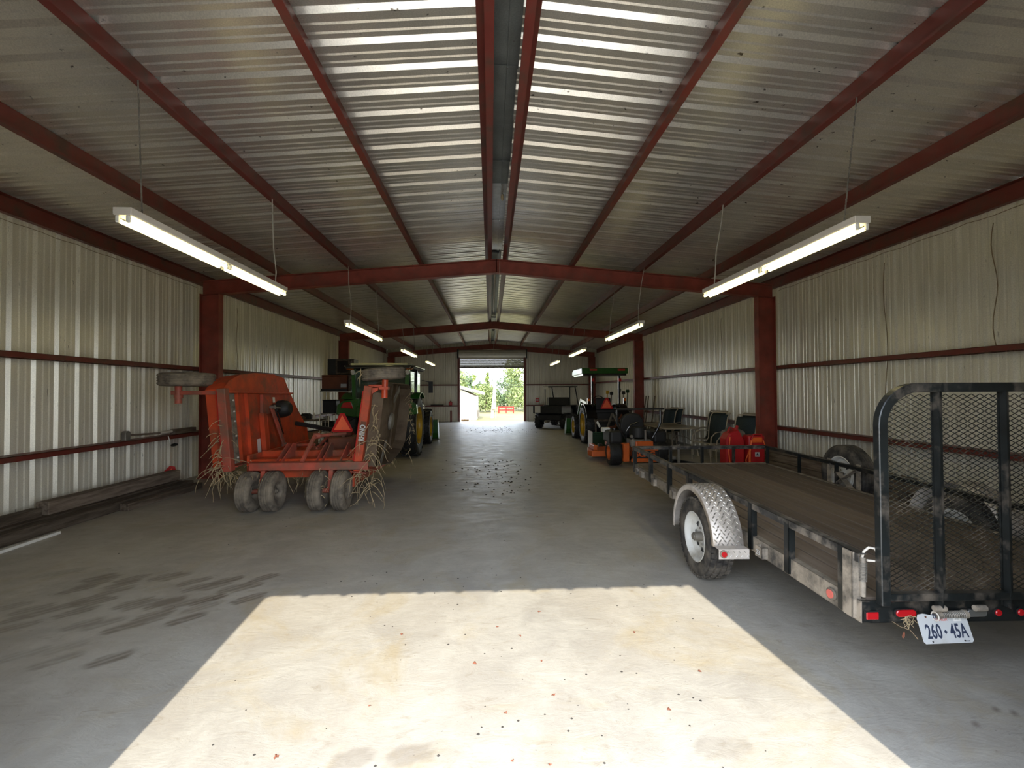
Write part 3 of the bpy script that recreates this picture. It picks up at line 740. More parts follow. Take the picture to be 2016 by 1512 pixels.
# spare wheel bracket on the right rail
b = MB().box(TW+.01, TW+.02, 2.50, 2.56, -.1, RH+.02).box(TW+.01, TW+.02, 2.95, 3.01, -.1, RH+.02)
b.bar((TW+.015, 2.56, .22), (TW+.015, 2.95, -.06), .01, .06, (1, 0, 0)); b.bar((TW+.015, 2.56, -.06), (TW+.015, 2.95, .22), .01, .06, (1, 0, 0))
b.build('spare_bracket', 'dusty_black', tr)
sw = wheel(tr, (2.165, 2.91, .62-.472-.046), .345, .205, .20, 'rubber', 'white_rim', slots=8, ribs=5, side=-1, dish=-.02, hubl=.02, hubr=.03)
sw.name = 'spare_wheel'; tag(sw, 'spare tyre on a white spoked rim hung outside the right rail')
b = MB().bar((-.13, -.10, -.14), (-.02, .05, .02), .05, .02); b.build('mount_arm', 'dull_steel', sw)
# licence plate
lp = empty('licence_plate', (.415, -.047, -.122), (-.34-TS, 0, .04), tr); tag(lp, 'bent white licence plate with dark blue numbers')
pts = [(-.14, -.062), (-.13, -.072), (.13, -.072), (.14, -.062), (.14, .062), (.13, .072), (.075, .072), (.065, .062), (.03, .058), (-.03, .058), (-.07, .066), (-.10, .072), (-.13, .068), (-.14, .05)]
MB().prism(pts, -.0008, .0008, 'xz').build('plate', 'plate_white', lp)
def ptext(b_, s, x, z, sx_, nm='lettering', m='plate_ink', bold=.0): text(nm, b_, s, m, lp, (x, -.0016, z), (PI/2, 0, 0), .0004, sx_, bold=bold)
ptext('260', .094, -.068, -.018, .62, bold=.0018); ptext('45A', .094, .072, -.018, .62, bold=.0018)
MB().prism([(-.002, -.028), (.008, -.018), (-.002, -.008), (-.012, -.018)], -.002, -.001, 'xz').build('emblem', 'plate_ink', lp)
ptext('TEXAS', .028, -.01, .056, 1.1, bold=.0008); ptext('TRAILER', .020, -.005, .040, .9, m='lens_pink')
MB().box(.062, .105, -.002, -.001, .030, .050).build('sticker', 'white_plastic', lp); ptext('04 20', .010, .083, .040, 1.0)
ptext('TRAILER', .007, .105, -.064, 1)
for x in (-.09, .09):
    MB().cyl((x, -.003, .056), (x, .004, .056), .005, n=8).build('bolt', 'rust_brown', lp); MB().cyl((x, -.003, -.062), (x, .002, -.062), .004, n=8).build('bolt', 'matt_black', lp)
tw = MB().tube([(2.16, 2.375, .37), (2.20, 2.365, .345), (2.245, 2.36, .33), (2.255, 2.35, .315), (2.27, 2.34, .29)], .0016, 5)
tag(tw.build('dry_twig', 'tan_cord'), 'thin dry stem hanging from the tail lamp to the licence plate', 'twig')
b = MB(); r_ = random.Random(4)
for k in range(16):
    a = V((2.235, 2.365, .40)); p = [a]
    for j in range(4): p.append(p[-1]+V((r_.uniform(-.02, .02), r_.uniform(-.012, .008), r_.uniform(-.025, .012))))
    b.tube(p, .0012, 4)
tag(b.build('dry_grass', 'straw'), 'wisps of dry grass caught beside the oval red tail lamp', 'grass', None, 'stuff')
lf = MB().prism([(0, 0), (.008, .012), (.007, .028), (0, .04), (-.006, .026), (-.007, .010)], -.0006, .0006, 'xz')
tag(lf.build('dry_leaf', 'brown_leaf', None, loc=(2.205, 2.36, .285), rot=(0, .2, 0)), 'small brown leaf caught on the twig below the tail lamp', 'leaf')

# ------------------------------------------------------------------ folding rotary cutter
rc_ = empty('rotary_cutter', (-2.7, 7.0, 0)); O = V((-2.7, 7.0, 0))
tag(rc_, 'large orange folding rotary mower with both wings raised, parked behind the green tractor', 'mower')
def R_(b, nm, m, par=None, **k):
    """geometry given in room coordinates, parented to the cutter"""
    o = b.build(nm, m, par or rc_, **k)
    if par is None: o.location = -O
    return o
# tail axle beam and centre deck
def chan(y, z, x0, x1, w=.13, h=.11):
    b = MB(); b.box(x0, x1, y, y+w, z-h, z-h+.008); b.box(x0, x1, y, y+w, z-.008, z); b.box(x0, x1, y, y+.008, z-h, z); return b
R_(chan(6.42, .66, -3.32, -1.70), 'axle_beam', 'faded_orange', bevel=.003)
R_(MB().prism([(6.55, .60), (6.62, .68), (8.75, .62), (8.85, .30), (8.80, .30), (8.72, .56), (6.62, .60)], -3.42, -1.95).box(-3.42, -1.95, 6.60, 6.62, .42, .66), 'centre_deck', 'orange_paint', bevel=.004)
R_(MB().box(-3.44, -3.40, 6.60, 8.85, .28, .74), 'skid_side', 'orange_paint', bevel=.004)
R_(MB().box(-1.98, -1.94, 6.60, 8.85, .28, .74), 'skid_side', 'orange_paint', bevel=.004)
R_(MB().box(-3.40, -1.95, 6.95, 7.05, .62, .76), 'deck_rib', 'orange_paint', bevel=.004)
for x in (-3.0, -2.92, -2.45, -2.37, -2.12): R_(MB().prism([(6.50, .655), (7.0, .655), (7.0, .86), (6.9, .88)], x-.007, x+.007), 'rib_plate', 'faded_orange')
for x in (-2.62,): R_(MB().bar((x, 6.46, .66), (x+.07, 6.75, 1.0), .045, .04), 'axle_arm', 'faded_orange', bevel=.004)
for x in (-2.02,): R_(MB().prism([(6.55, .66), (8.3, .66), (7.4, .92)], x-.008, x+.008), 'hinge_plate', 'orange_paint')
R_(MB().cyl((-3.2, 7.25, .80), (-2.65, 7.0, .84), .022, n=10), 'brace_tube', 'faded_orange', smooth=True)
R_(MB().cyl((-2.62, 7.0, .97), (-2.3, 7.35, .97), .028, n=10).cyl((-2.66, 6.98, .97), (-2.58, 7.02, .97), .045, n=14), 'cylinder_eye', 'faded_orange', smooth=True)
# twin tail wheels on walking arms
for cx in (-3.135, -2.215):
    R_(MB().cyl((cx-.16, 6.42, .27), (cx+.16, 6.42, .27), .032, n=12).bar((cx, 6.42, .27), (cx, 6.50, .60), .06, .10), 'wheel_arm', 'faded_orange', bevel=.004)
for x, s_ in ((-3.30, 1), (-2.99, 1), (-2.37, 1), (-2.06, 1)):
    w_ = wheel(rc_, (x+2.7, 6.42-7.0, .272), .272, .185, .125, 'dusty_rubber', 'dull_steel' if False else 'dusty_rubber', rot=(random.uniform(0, 3), 0, 0), side=1, dish=.045, hub='dusty_rubber', hubl=.05, hubr=.035, ribs=4, depth=.010)
# drive line, black boot, lift arms and the blue-black hydraulic hoses
def path(n, m, pts, r, **k): return R_(MB().tube(pts, r, 8), n, m, smooth=True, **k)
R_(MB().bar((-3.60, 8.6, 1.06), (-2.72, 8.4, .92), .07, .07), 'drive_shaft', 'matt_black', bevel=.012)
path('hose', 'matt_black', [(-3.3, 8.4, .92), (-2.9, 8.2, .98), (-2.6, 8.1, .90), (-2.4, 8.6, .70)], .012)
path('hose', 'matt_black', [(-2.3, 8.3, .80), (-2.0, 8.2, 1.1), (-2.05, 8.1, 1.4), (-2.2, 8.9, 1.3)], .011)
path('hose', 'matt_black', [(-2.2, 8.5, .80), (-1.95, 8.3, 1.0), (-2.05, 8.4, 1.25), (-2.3, 9.2, 1.2)], .010)
R_(MB().box(-2.62, -2.18, 7.45, 7.95, .64, .90).cyl((-2.4, 7.7, .90), (-2.4, 7.7, 1.0), .10, n=18), 'gearbox', 'rust_brown', bevel=.02)
R_(MB().bar((-2.7, 8.4, .62), (-2.7, 9.9, .55), .10, .12).bar((-2.9, 8.5, .62), (-2.7, 8.2, 1.15), .05, .06).bar((-2.4, 8.5, .62), (-2.6, 8.2, 1.15), .05, .06), 'drawbar', 'faded_orange', bevel=.006)
R_(MB().bar((-2.62, 8.2, 1.12), (-2.62, 7.0, .78), .03, .03), 'tie_rod', 'faded_orange')
# slow moving vehicle sign
MBs = MB().box(-2.42, -2.37, 7.52, 7.54, .66, 1.02)
R_(MBs, 'sign_post', 'faded_orange')
def smv(parent, loc, s=1.0, m2='signal_orange'):
    t = empty('triangle_sign', loc, (0, 0, 0), parent); h = .30*s
    o_ = [(-.20*s, -.02), (-.175*s, -.06*s), (.175*s, -.06*s), (.20*s, -.02), (.04*s, h), (-.04*s, h)]
    MB().prism(o_, -.002, .002, 'xz').build('border', 'signal_red', t)
    MB().prism([(-.155*s, -.015*s), (.155*s, -.015*s), (0, .262*s)], -.005, -.003, 'xz').build('triangle', m2, t)
    for z in (.02*s, .19*s): MB().cyl((0, -.005, z), (0, -.010, z), .008, n=8).build('bolt', 'dull_steel', t)
    return t
smv(rc_, (-2.40+2.7, 7.50-7.0, 1.03), .85)
# left wing: deck plate seen from the top side, leaning outwards
lw = empty('left_wing', (-3.62+2.7, 0-7.0, .56), (0, -.085, 0), rc_)
WO = [(6.56, .04), (6.52, 1.13), (6.66, 1.24), (6.95, 1.335), (7.40, 1.385), (8.05, 1.385), (8.42, 1.33), (8.62, 1.05), (8.95, .68), (9.25, .38), (9.30, .02)]
MB().prism(WO, -.018, -.006).build('deck_plate', 'orange_paint', lw)
b = MB(); vs = []; n = len(WO)
for y, z in WO: vs += [(.0, y, z), (-.25, y, z), (-.25, y*.999+.006, z-.012), (0, y*.999+.006, z-.012)]
fs = []
for i in range(n-1):
    for k in range(4): fs.append((4*i+k, 4*i+(k+1) % 4, 4*i+4+(k+1) % 4, 4*i+4+k))
b.add(vs, fs).build('side_skirt', 'orange_paint', lw, smooth=True)
MB().prism([(6.56, 1.065), (8.62, 1.04), (8.62, 1.065), (6.56, 1.09)], -.004, .055).build('deck_rib', 'orange_paint', lw, bevel=.002)
MB().box(-.02, .045, 6.78, 6.80, .06, 1.07).build('deck_rib', 'orange_paint', lw); MB().box(-.01, .045, 7.04, 7.055, .06, 1.07).build('deck_rib', 'orange_paint', lw)
MB().box(.0, .02, 6.64, 6.74, .06, 1.06).build('rubber_strip', 'dusty_rubber', lw)
for z in (.14, .45, .66, .80, .96, 1.02)[:5]: MB().cyl((.02, 6.69, z), (.034, 6.69, z), .012, n=10).build('bolt', 'white_plastic', lw, smooth=True)
MB().prism([(7.45, .72), (7.95, .72), (7.50, 1.04)], -.0, .05).build('gusset', 'faded_orange', lw, bevel=.003)
MB().box(.0, .075, 7.42, 7.52, .05, .74).box(.0, .06, 7.56, 7.60, .05, .70).build('lift_channel', 'orange_paint', lw, bevel=.003)
MB().bar((.12, 7.60, .82), (.16, 7.86, .17), .03, .075).build('lift_arm', 'faded_orange', lw, bevel=.008)
MB().cyl((.10, 7.60, .82), (.18, 7.60, .82), .032, n=14).build('pin', 'steel', lw, smooth=True); MB().cyl((.13, 7.86, .17), (.20, 7.86, .17), .036, n=14).build('pin', 'steel', lw, smooth=True)
MB().cyl((.08, 7.74, .86), (.10, 7.98, .16), .028, n=12).build('hydraulic_cylinder', 'matt_black', lw, smooth=True)
MB().cyl((.12, 7.80, .74), (.12, 7.95, .35), .010, n=8).build('cylinder_rod', 'chrome', lw, smooth=True)
# wing gearbox with ribbed black cap
MB().lathe([(.001, .20), (.09, .20), (.13, .16), (.15, .08), (.15, .0), (.001, .0)], 20, M4.Translation((-.0, 8.12, .78))).build('gearbox', 'matt_black', lw, smooth=True)
MB().box(.03, .09, 7.86, 8.02, .74, .84).build('shaft_cover', 'matt_black', lw, bevel=.01)
MB().cyl((.10, 7.66, .82), (.13, 7.90, .80), .012, n=8).build('shaft_yoke', 'dull_steel', lw, smooth=True)
for (y, z, w_, h_) in ((7.30, .12, .10, .22), (7.92, .90, .08, .09)): MB().box(.0, .002, y, y+w_, z, z+h_).build('warning_label', 'white_plastic', lw)
MB().prism([(7.45, -.04), (8.9, -.04), (8.2, .16)], -.01, .01).build('hinge_plate', 'orange_paint', lw)
MB().prism([(6.60, .03), (7.05, .05), (7.42, -.02), (7.40, -.035), (7.05, .035), (6.60, .015)], -.25, .06).build('skid_shoe', 'faded_orange', lw)
MB().box(-.055, .055, 6.44, 6.55, -.02, 1.13).build('rear_post', 'faded_orange', lw, bevel=.006)
MB().box(-.075, -.060, 6.46, 6.60, .0, 1.1).build('post_flange', 'signal_red', lw)
MB().box(-.078, -.076, 6.47, 6.50, .30, .50).build('label_strip', 'white_plastic', lw)
# outrigger arm and folded gauge wheel
R_(MB().box(-4.42, -3.74, 6.50, 6.56, 1.60, 1.655), 'wheel_arm', 'faded_orange', bevel=.006)
R_(MB().cyl((-4.33, 6.53, 1.48), (-4.33, 6.53, 1.74), .045, n=16).cyl((-4.33, 6.53, 1.56), (-4.33, 6.53, 1.60), .055, n=16), 'caster_pivot', 'faded_orange', smooth=True)
wheel(rc_, (-4.27+2.7, 6.62-7.0, 1.815), .345, .19, .17, 'dusty_rubber', 'dusty_rubber', rot=(0, PI/2, .1), side=1, dish=.04, ribs=4, depth=.012, hub='dusty_rubber')
# right wing: seen from underneath
rw = empty('right_wing', (-1.86+2.7, 0-7.0, .56), (0, .13, 0), rc_)
WR = [(6.62, .02), (6.60, 1.08), (6.75, 1.18), (7.2, 1.24), (8.5, 1.24), (8.75, 1.15), (8.85, .9), (8.85, .15), (8.6, .02), (7.7, -.10)]
MB().prism(WR, -.012, .0).build('deck_plate', 'mower_underside', rw)
b = MB(); vs = []; n = len(WR)
for y, z in WR: vs += [(.0, y, z), (.20, y, z)]
fs = []
for i in range(n):
    j = (i+1) % n
    fs.append((2*i, 2*i+1, 2*j+1, 2*j))
o = b.add(vs, fs).build('side_skirt', 'mower_underside', rw); m_ = o.modifiers.new('t', 'SOLIDIFY'); m_.thickness = .012
for y in (7.95, 8.35): MB().box(.0, .03, y, y+.04, .04, 1.2).build('deck_rib', 'mower_underside', rw)
MB().lathe([(.001, .17), (.20, .17), (.36, .13), (.42, .07), (.42, .05), (.36, .10), (.001, .14)], 36, M4.Translation((-.02, 7.45, .62))).build('blade_pan', 'mower_underside', rw, smooth=True)
MB().lathe([(.001, .20), (.12, .20), (.14, .16), (.001, .12)], 24, M4.Translation((-.0, 7.45, .62))).build('blade_hub', 'dull_steel', rw, smooth=True)
for (y0, z0, y1, z1) in ((7.40, .30, 7.16, -.0), (7.58, .95, 7.86, 1.16)): MB().bar((.15, y0, z0), (.16, y1, z1), .10, .014, (1, 0, 0)).build('blade', 'dull_steel', rw)
MB().box(-.06, .05, 6.46, 6.57, -.04, 1.16).build('rear_post', 'orange_paint', rw, bevel=.006)
MB().box(-.075, -.062, 6.48, 6.62, -.02, 1.08).build('post_flange', 'signal_red', rw)
MB().box(-.08, .13, 6.43, 6.58, -.055, -.04).build('post_foot', 'faded_orange', rw)
MB().box(-.035, .040, 6.457, 6.459, .33, .66).build('name_band', 'rust_brown', rw)
text('lettering', 'RHINO', .10, 'plate_white', rw, (.003, 6.455, .50), (PI/2, -PI/2, 0), .001, .72, bold=.003)
MB().prism([(.05, 1.05), (.13, 1.12), (.13, 1.16), (.05, 1.16)], 6.50, 6.53, 'xz').build('arm_gusset', 'orange_paint', rw)
R_(MB().box(-1.72, -1.50, 6.50, 6.56, 1.68, 1.73), 'wheel_arm', 'orange_paint', bevel=.006)
R_(MB().cyl((-1.50, 6.52, 1.54), (-1.49, 6.52, 1.80), .043, n=16).box(-1.56, -1.44, 6.46, 6.58, 1.66, 1.70), 'caster_pivot', 'orange_paint', smooth=True)
wheel(rc_, (-1.545+2.7, 6.66-7.0, 1.885), .31, .17, .15, 'dusty_rubber', 'dusty_rubber', rot=(.06, PI/2-.08, .0), side=1, dish=.04, ribs=5, depth=.014, hub='dusty_rubber')
# tangled dry weeds
def weeds(nm, cx, cy, cz, sx_, sy_, sz_, n, ln, seed, droop=.35):
    r_ = random.Random(seed); b = MB()
    for k in range(n):
        p = [V((cx+r_.gauss(0, sx_), cy+r_.gauss(0, sy_), cz+r_.gauss(0, sz_)))]
        d = V((r_.gauss(0, 1), r_.gauss(0, 1), r_.gauss(-.2, .8))).normalized(); l = ln*r_.uniform(.3, 1.2)
        for j in range(5):
            d = (d + V((r_.gauss(0, .3), r_.gauss(0, .3), -droop))).normalized(); q = p[-1]+d*l/5
            if q.z < .02: q.z = .02
            p.append(q)
        b.tube(p, .0022, 4, rs=[.0052, .005, .0042, .0035, .0028, .0018])
    o = R_(b, nm, 'straw'); tag(o, kind='stuff'); return o
weeds('dry_weeds', -3.72, 6.46, .86, .02, .04, .22, 24, .30, 1)
weeds('dry_weeds', -3.70, 6.44, .60, .05, .05, .06, 28, .45, 2)
weeds('dry_weeds', -3.45, 6.60, .50, .16, .06, .04, 31, .22, 3)
weeds('dry_weeds', -2.7, 6.80, .44, .35, .08, .05, 55, .35, 4)
weeds('dry_weeds', -1.66, 6.46, .62, .03, .04, .22, 27, .42, 5)
weeds('dry_weeds', -1.60, 6.50, 1.2, .03, .04, .22, 16, .34, 6)
weeds('dry_weeds', -1.80, 6.55, 1.93, .03, .04, .02, 7, .25, 7)
weeds('dry_weeds', -1.78, 6.50, .40, .08, .06, .10, 21, .45, 8)
weeds('dry_weeds', -1.50, 8.6, 1.0, .03, .06, .4, 43, .16, 9)
weeds('dry_weeds', -1.80, 8.3, .42, .05, .12, .05, 22, .14, 10)
weeds('dry_weeds', -3.10, 6.22, .40, .12, .02, .10, 16, .08, 11)
weeds('dry_weeds', -2.20, 6.22, .35, .12, .02, .12, 16, .08, 12)

# ------------------------------------------------------------------ tractors
def fender_arc(parent, x0, x1, y, z, R, a0, a1, m, nm='fender', th=.02):
    b = MB(); A = [math.radians(a0+(a1-a0)*k/14) for k in range(15)]
    vs = []; fs = []
    for a in A:
        for r in (R, R+th):
            for x in (x0, x1): vs.append((x, y-math.cos(a)*r, z+math.sin(a)*r))
    for i in range(14):
        o = 4*i; fs += [(o, o+4, o+5, o+1), (o+2, o+3, o+7, o+6), (o, o+2, o+6, o+4), (o+1, o+5, o+7, o+3)]
    fs += [(0, 1, 3, 2), (56, 58, 59, 57)]
    return b.add(vs, fs).build(nm, m, parent, smooth=True, bevel=.004)
def bucket(parent, y, x0, x1, h, m='green_paint', d=.55):
    pr = [(y, h), (y+.03, h*.35), (y+.12, .10), (y+.25, .03), (y+d, .01), (y+d, .025), (y+.25, .05), (y+.14, .13), (y+.06, h*.38), (y+.04, h)]
    MB().prism(pr, x0, x1).build('bucket', m, parent, bevel=.004)
    for x in (x0, x1-.02): MB().prism([(y, h), (y+.03, h*.35), (y+.12, .10), (y+.25, .02), (y+d, .01), (y+d*.75, h*.55), (y+.1, h)], x, x+.02).build('bucket_side', m, parent)
T1 = empty('cab_tractor', (-2.70, 11.75, 0)); tag(T1, 'green cab tractor with yellow wheels standing in front of the orange mower', 'tractor')
for s_ in (-1, 1):
    wheel(T1, (s_*.69, 0, .78), .77, .42, .47, 'dark_rubber', 'yellow_paint', lugs=22, side=s_, dish=.10, ribs=1, depth=.0, hub='yellow_paint', hubr=.09, hubl=.08, bolts=8)
    wheel(T1, (s_*.68, 2.75, .54), .53, .30, .31, 'dark_rubber', 'yellow_paint', lugs=18, side=s_, dish=.07, ribs=1, depth=.0, hub='yellow_paint', hubr=.07, hubl=.06, bolts=8)
    fender_arc(T1, min(s_*.42, s_*.95), max(s_*.42, s_*.95), 0, .80, .80, 55, 125, 'green_paint')
    MB().prism([(-.84, 1.05), (-.60, 1.02), (-.45, 1.22), (-.2, 1.60), (-.62, 1.46), (-.82, 1.28)], min(s_*.40, s_*.48), max(s_*.40, s_*.48)).build('fender_side', 'green_paint', T1, bevel=.01)
    f_ = MB().prism([(s_*.42, 1.02), (s_*.95, 1.10), (s_*.93, 1.32), (s_*.78, 1.43), (s_*.42, 1.47)], -.80, -.62, 'xz').build('fender_back', 'green_paint', T1, bevel=.02, seg=2)
    MB().prism([(s_*.55, 1.24), (s_*.84, 1.26), (s_*.78, 1.38), (s_*.60, 1.40)], -.84, -.79, 'xz').build('tail_lamp', 'lens_red', T1, bevel=.015, seg=2)
    # cab pillars, lamps and mirrors
    MB().bar((s_*.62, -.42, 1.30), (s_*.66, -.40, 2.22), .10, .09).build('cab_pillar', 'green_paint', T1, bevel=.01)
    MB().bar((s_*.74, .35, 1.0), (s_*.74, .45, 2.2), .05, .06).build('cab_pillar', 'gloss_black', T1, bevel=.01)
    MB().bar((s_*.66, 1.25, 1.1), (s_*.66, 1.10, 2.2), .06, .06).build('cab_pillar', 'gloss_black', T1, bevel=.01)
    MB().box(s_*.72-.004, s_*.72+.004, -.36, .34, 1.40, 2.14).build('side_glass', 'cab_glass', T1)
    MB().box(s_*.715-.004, s_*.715+.004, .42, 1.14, .95, 2.14).build('door_glass', 'cab_glass', T1)
    MB().cyl((s_*.66, -.50, 2.14), (s_*.66, -.44, 2.10), .045, .055, 18).build('work_lamp', 'white_plastic', T1, smooth=True)
    MB().box(s_*.72-.09, s_*.72+.09, -.50, -.46, 2.185, 2.225).build('indicator', 'lens_amber', T1, bevel=.01)
    MB().bar((s_*.78, 1.10, 1.95), (s_*1.02, 1.15, 1.90), .02, .02).box(s_*1.02-.06, s_*1.02+.06, 1.14, 1.17, 1.60, 1.92).build('mirror', 'matt_black', T1)
    MB().bar((s_*.78, .50, 1.15), (s_*.88, 1.0, 1.25), .03, .03).build('grab_rail', 'white_plastic', T1)
    # loader arms
    MB().bar((s_*.56, 1.25, .75), (s_*.56, 1.35, 1.42), .09, .16).bar((s_*.56, 1.2, 1.40), (s_*.56, 2.75, 1.15), .07, .14).bar((s_*.56, 2.72, 1.18), (s_*.56, 3.62, .35), .07, .13).build('loader_arm', 'green_paint', T1, bevel=.008)
    MB().cyl((s_*.56, 1.5, 1.0), (s_*.56, 2.6, 1.02), .03, n=12).build('loader_cylinder', 'gloss_black', T1, smooth=True)
MB().box(-.60, .60, -.46, -.445, 1.32, 2.16).build('rear_glass', 'cab_glass', T1)
MB().box(-.66, .66, 1.15, 1.16, 1.25, 2.16).build('windscreen', 'cab_glass', T1)
rp_ = [(-.86, -.50), (-.80, -.62), (.80, -.62), (.86, -.50), (.86, 1.15), (.78, 1.32), (-.78, 1.32), (-.86, 1.15)]
MB().prism([(x*.97, y) for x, y in rp_], 2.20, 2.25, 'xy').build('roof_liner', 'matt_black', T1, bevel=.015, seg=2)
MB().prism(rp_, 2.25, 2.28, 'xy').build('roof_rim', 'gloss_black', T1, bevel=.012, seg=2)
MB().prism([(x*.86, y*.93) for x, y in rp_], 2.27, 2.335, 'xy').build('roof_top', 'roof_tan', T1, bevel=.03, seg=3)
MB().box(-.62, .62, -.42, 1.1, .85, 1.28).build('cab_body', 'matt_black', T1, bevel=.02)
MB().box(-.25, .25, .2, .7, 1.28, 1.42).box(-.24, .24, .14, .24, 1.35, 1.90).build('seat', 'matt_black', T1, bevel=.04, seg=2)
MB().box(-.46, .46, -.60, -.30, .55, 1.22).box(-.30, .30, -.5, 2.6, .42, .92).build('chassis', 'matt_black', T1, bevel=.02)
MB().box(-.36, .36, 1.15, 3.0, .92, 1.46).build('hood', 'green_paint', T1, bevel=.06, seg=3)
MB().box(-.34, .34, 3.0, 3.05, .60, 1.35).build('grille', 'matt_black', T1, bevel=.02)
MB().bar((-.62, 0, .78), (.62, 0, .78), .16, .16).build('rear_axle', 'matt_black', T1); MB().bar((-.62, 2.75, .52), (.62, 2.75, .52), .12, .12).build('front_axle', 'matt_black', T1)
for s_ in (-1, 1): MB().bar((s_*.30, -.45, .62), (s_*.36, -1.05, .42), .04, .07).build('hitch_arm', 'matt_black', T1)
MB().bar((0, -.55, 1.0), (0, -1.1, .80), .05, .05).build('top_link', 'matt_black', T1)
MB().box(-.13, .05, -.64, -.60, .90, 1.10).build('hose_block', 'dull_steel', T1, bevel=.01)
bucket(T1, 3.62, -.93, .93, .70)

T2 = empty('compact_tractor', (3.55, 14.15, 0)); tag(T2, 'compact green tractor with a flat green canopy on two posts and yellow wheels', 'tractor')
for s_ in (-1, 1):
    wheel(T2, (s_*.52, 0, .58), .57, .33, .36, 'dark_rubber', 'yellow_paint', lugs=20, side=s_, dish=.08, ribs=1, depth=.0, hub='yellow_paint', hubr=.06, hubl=.05, bolts=6)
    wheel(T2, (s_*.56, 1.62, .40), .39, .24, .24, 'dark_rubber', 'yellow_paint', lugs=16, side=s_, dish=.05, ribs=1, depth=.0, hub='yellow_paint', hubr=.05, hubl=.05, bolts=6)
    fender_arc(T2, min(s_*.34, s_*.66), max(s_*.34, s_*.66), 0, .60, .61, 20, 150, 'gloss_black')
    MB().box(s_*.42-.03, s_*.42+.03, -.32, -.27, .70, 2.14).build('canopy_post', 'gloss_black', T2, bevel=.006)
    MB().box(s_*.42-.025, s_*.42+.06, -.335, -.32, 1.92, 2.02).build('reflector', 'signal_red', T2)
    MB().box(s_*.56-.035, s_*.56+.035, -.40, -.34, 1.22, 1.42).build('indicator_bracket', 'gloss_black', T2)
    MB().cyl((s_*.56, -.40, 1.36), (s_*.56, -.43, 1.36), .04, n=16).build('indicator', 'lens_amber', T2, smooth=True)
    MB().box(s_*.43-.11, s_*.43+.11, -.52, -.50, 2.245, 2.30).build('roof_reflector', 'signal_red', T2)
    MB().bar((s_*.36, .80, .60), (s_*.36, .80, 1.20), .08, .12).bar((s_*.36, .75, 1.22), (s_*.36, 1.75, 1.32), .06, .11).bar((s_*.36, 1.72, 1.34), (s_*.36, 2.72, .40), .06, .10).build('loader_arm', 'green_paint', T2, bevel=.008)
    MB().cyl((s_*.36, .9, .9), (s_*.36, 1.7, 1.2), .028, n=12).build('loader_cylinder', 'chrome', T2, smooth=True)
    MB().bar((s_*.25, -.25, .50), (s_*.30, -1.0, .34), .035, .06).build('hitch_arm', 'matt_black', T2)
MB().prism([(-.50, 2.16), (-.48, 2.33), (.9, 2.33), (1.15, 2.25), (1.12, 2.14)], -.78, .64).build('canopy', 'green_paint', T2, bevel=.015, seg=2)
MB().box(-.74, .60, -.46, 1.08, 2.10, 2.16).build('canopy_frame', 'gloss_black', T2)
MB().box(-.30, .30, -.30, .75, .55, .98).box(-.66, .66, -.35, -.25, .95, 1.06).build('platform', 'matt_black', T2, bevel=.02)
MB().box(-.24, .24, .02, .10, 1.02, 1.42).box(-.24, .24, .05, .48, .98, 1.10).build('seat', 'matt_black', T2, bevel=.04, seg=2)
MB().box(-.27, .27, .78, 2.0, .70, 1.18).build('hood', 'green_paint', T2, bevel=.05, seg=3)
MB().box(-.18, .18, -.35, 1.9, .38, .66).build('chassis', 'matt_black', T2, bevel=.02)
MB().bar((-.5, 0, .58), (.5, 0, .58), .14, .14).build('rear_axle', 'matt_black', T2); MB().bar((-.5, 1.62, .40), (.5, 1.62, .40), .1, .1).build('front_axle', 'matt_black', T2)
MB().tube([(.18*math.cos(k*PI/8), .62+.06*math.sin(k*PI/8), 1.30+.17*math.sin(k*PI/8)) for k in range(16)], .014, 6, closed=True).build('steering_wheel', 'matt_black', T2, smooth=True)
smv(T2, (-.02, -.47, 1.14), .95)
bucket(T2, 2.72, -.72, .72, .62, d=.5)
# box blade on the hitch
bb = MB().box(-.72, .68, -1.28, -1.25, .06, .46).box(-.72, -.70, -1.62, -1.10, .03, .50).box(.66, .68, -1.62, -1.10, .03, .50)
bx_ = empty('box_blade', (3.53, 14.15, 0)); tag(bx_, 'dark green box blade on the floor behind the compact tractor', 'box blade')
for x in (-.72, .66): MB().box(x, x+.02, -1.62, -1.10, .01, .50).build('side_plate', 'green_paint' if x > 0 else 'white_enamel', bx_, bevel=.003)
MB().box(-.70, .66, -1.30, -1.27, .06, .46).box(-.70, .66, -1.50, -1.27, .40, .43).build('mould_board', 'dark_green', bx_, bevel=.003)
for s_ in (-1, 1): MB().bar((s_*.24, -1.30, .46), (0, -1.10, .98), .04, .05).build('mast', 'dull_steel', bx_)
MB().bar((-.35, -1.30, .55), (.45, -1.28, .70), .03, .05).bar((-.1, -1.4, .46), (.25, -1.2, .95), .03, .05).build('hitch_bar', 'rust_brown', bx_)
MB().bar((-.55, -1.15, .78), (.55, -1.15, .78), .04, .05).bar((-.50, -1.15, .44), (-.50, -1.15, .78), .04, .05).bar((.50, -1.15, .44), (.50, -1.15, .78), .04, .05).build('hitch_frame', 'old_beam', bx_)

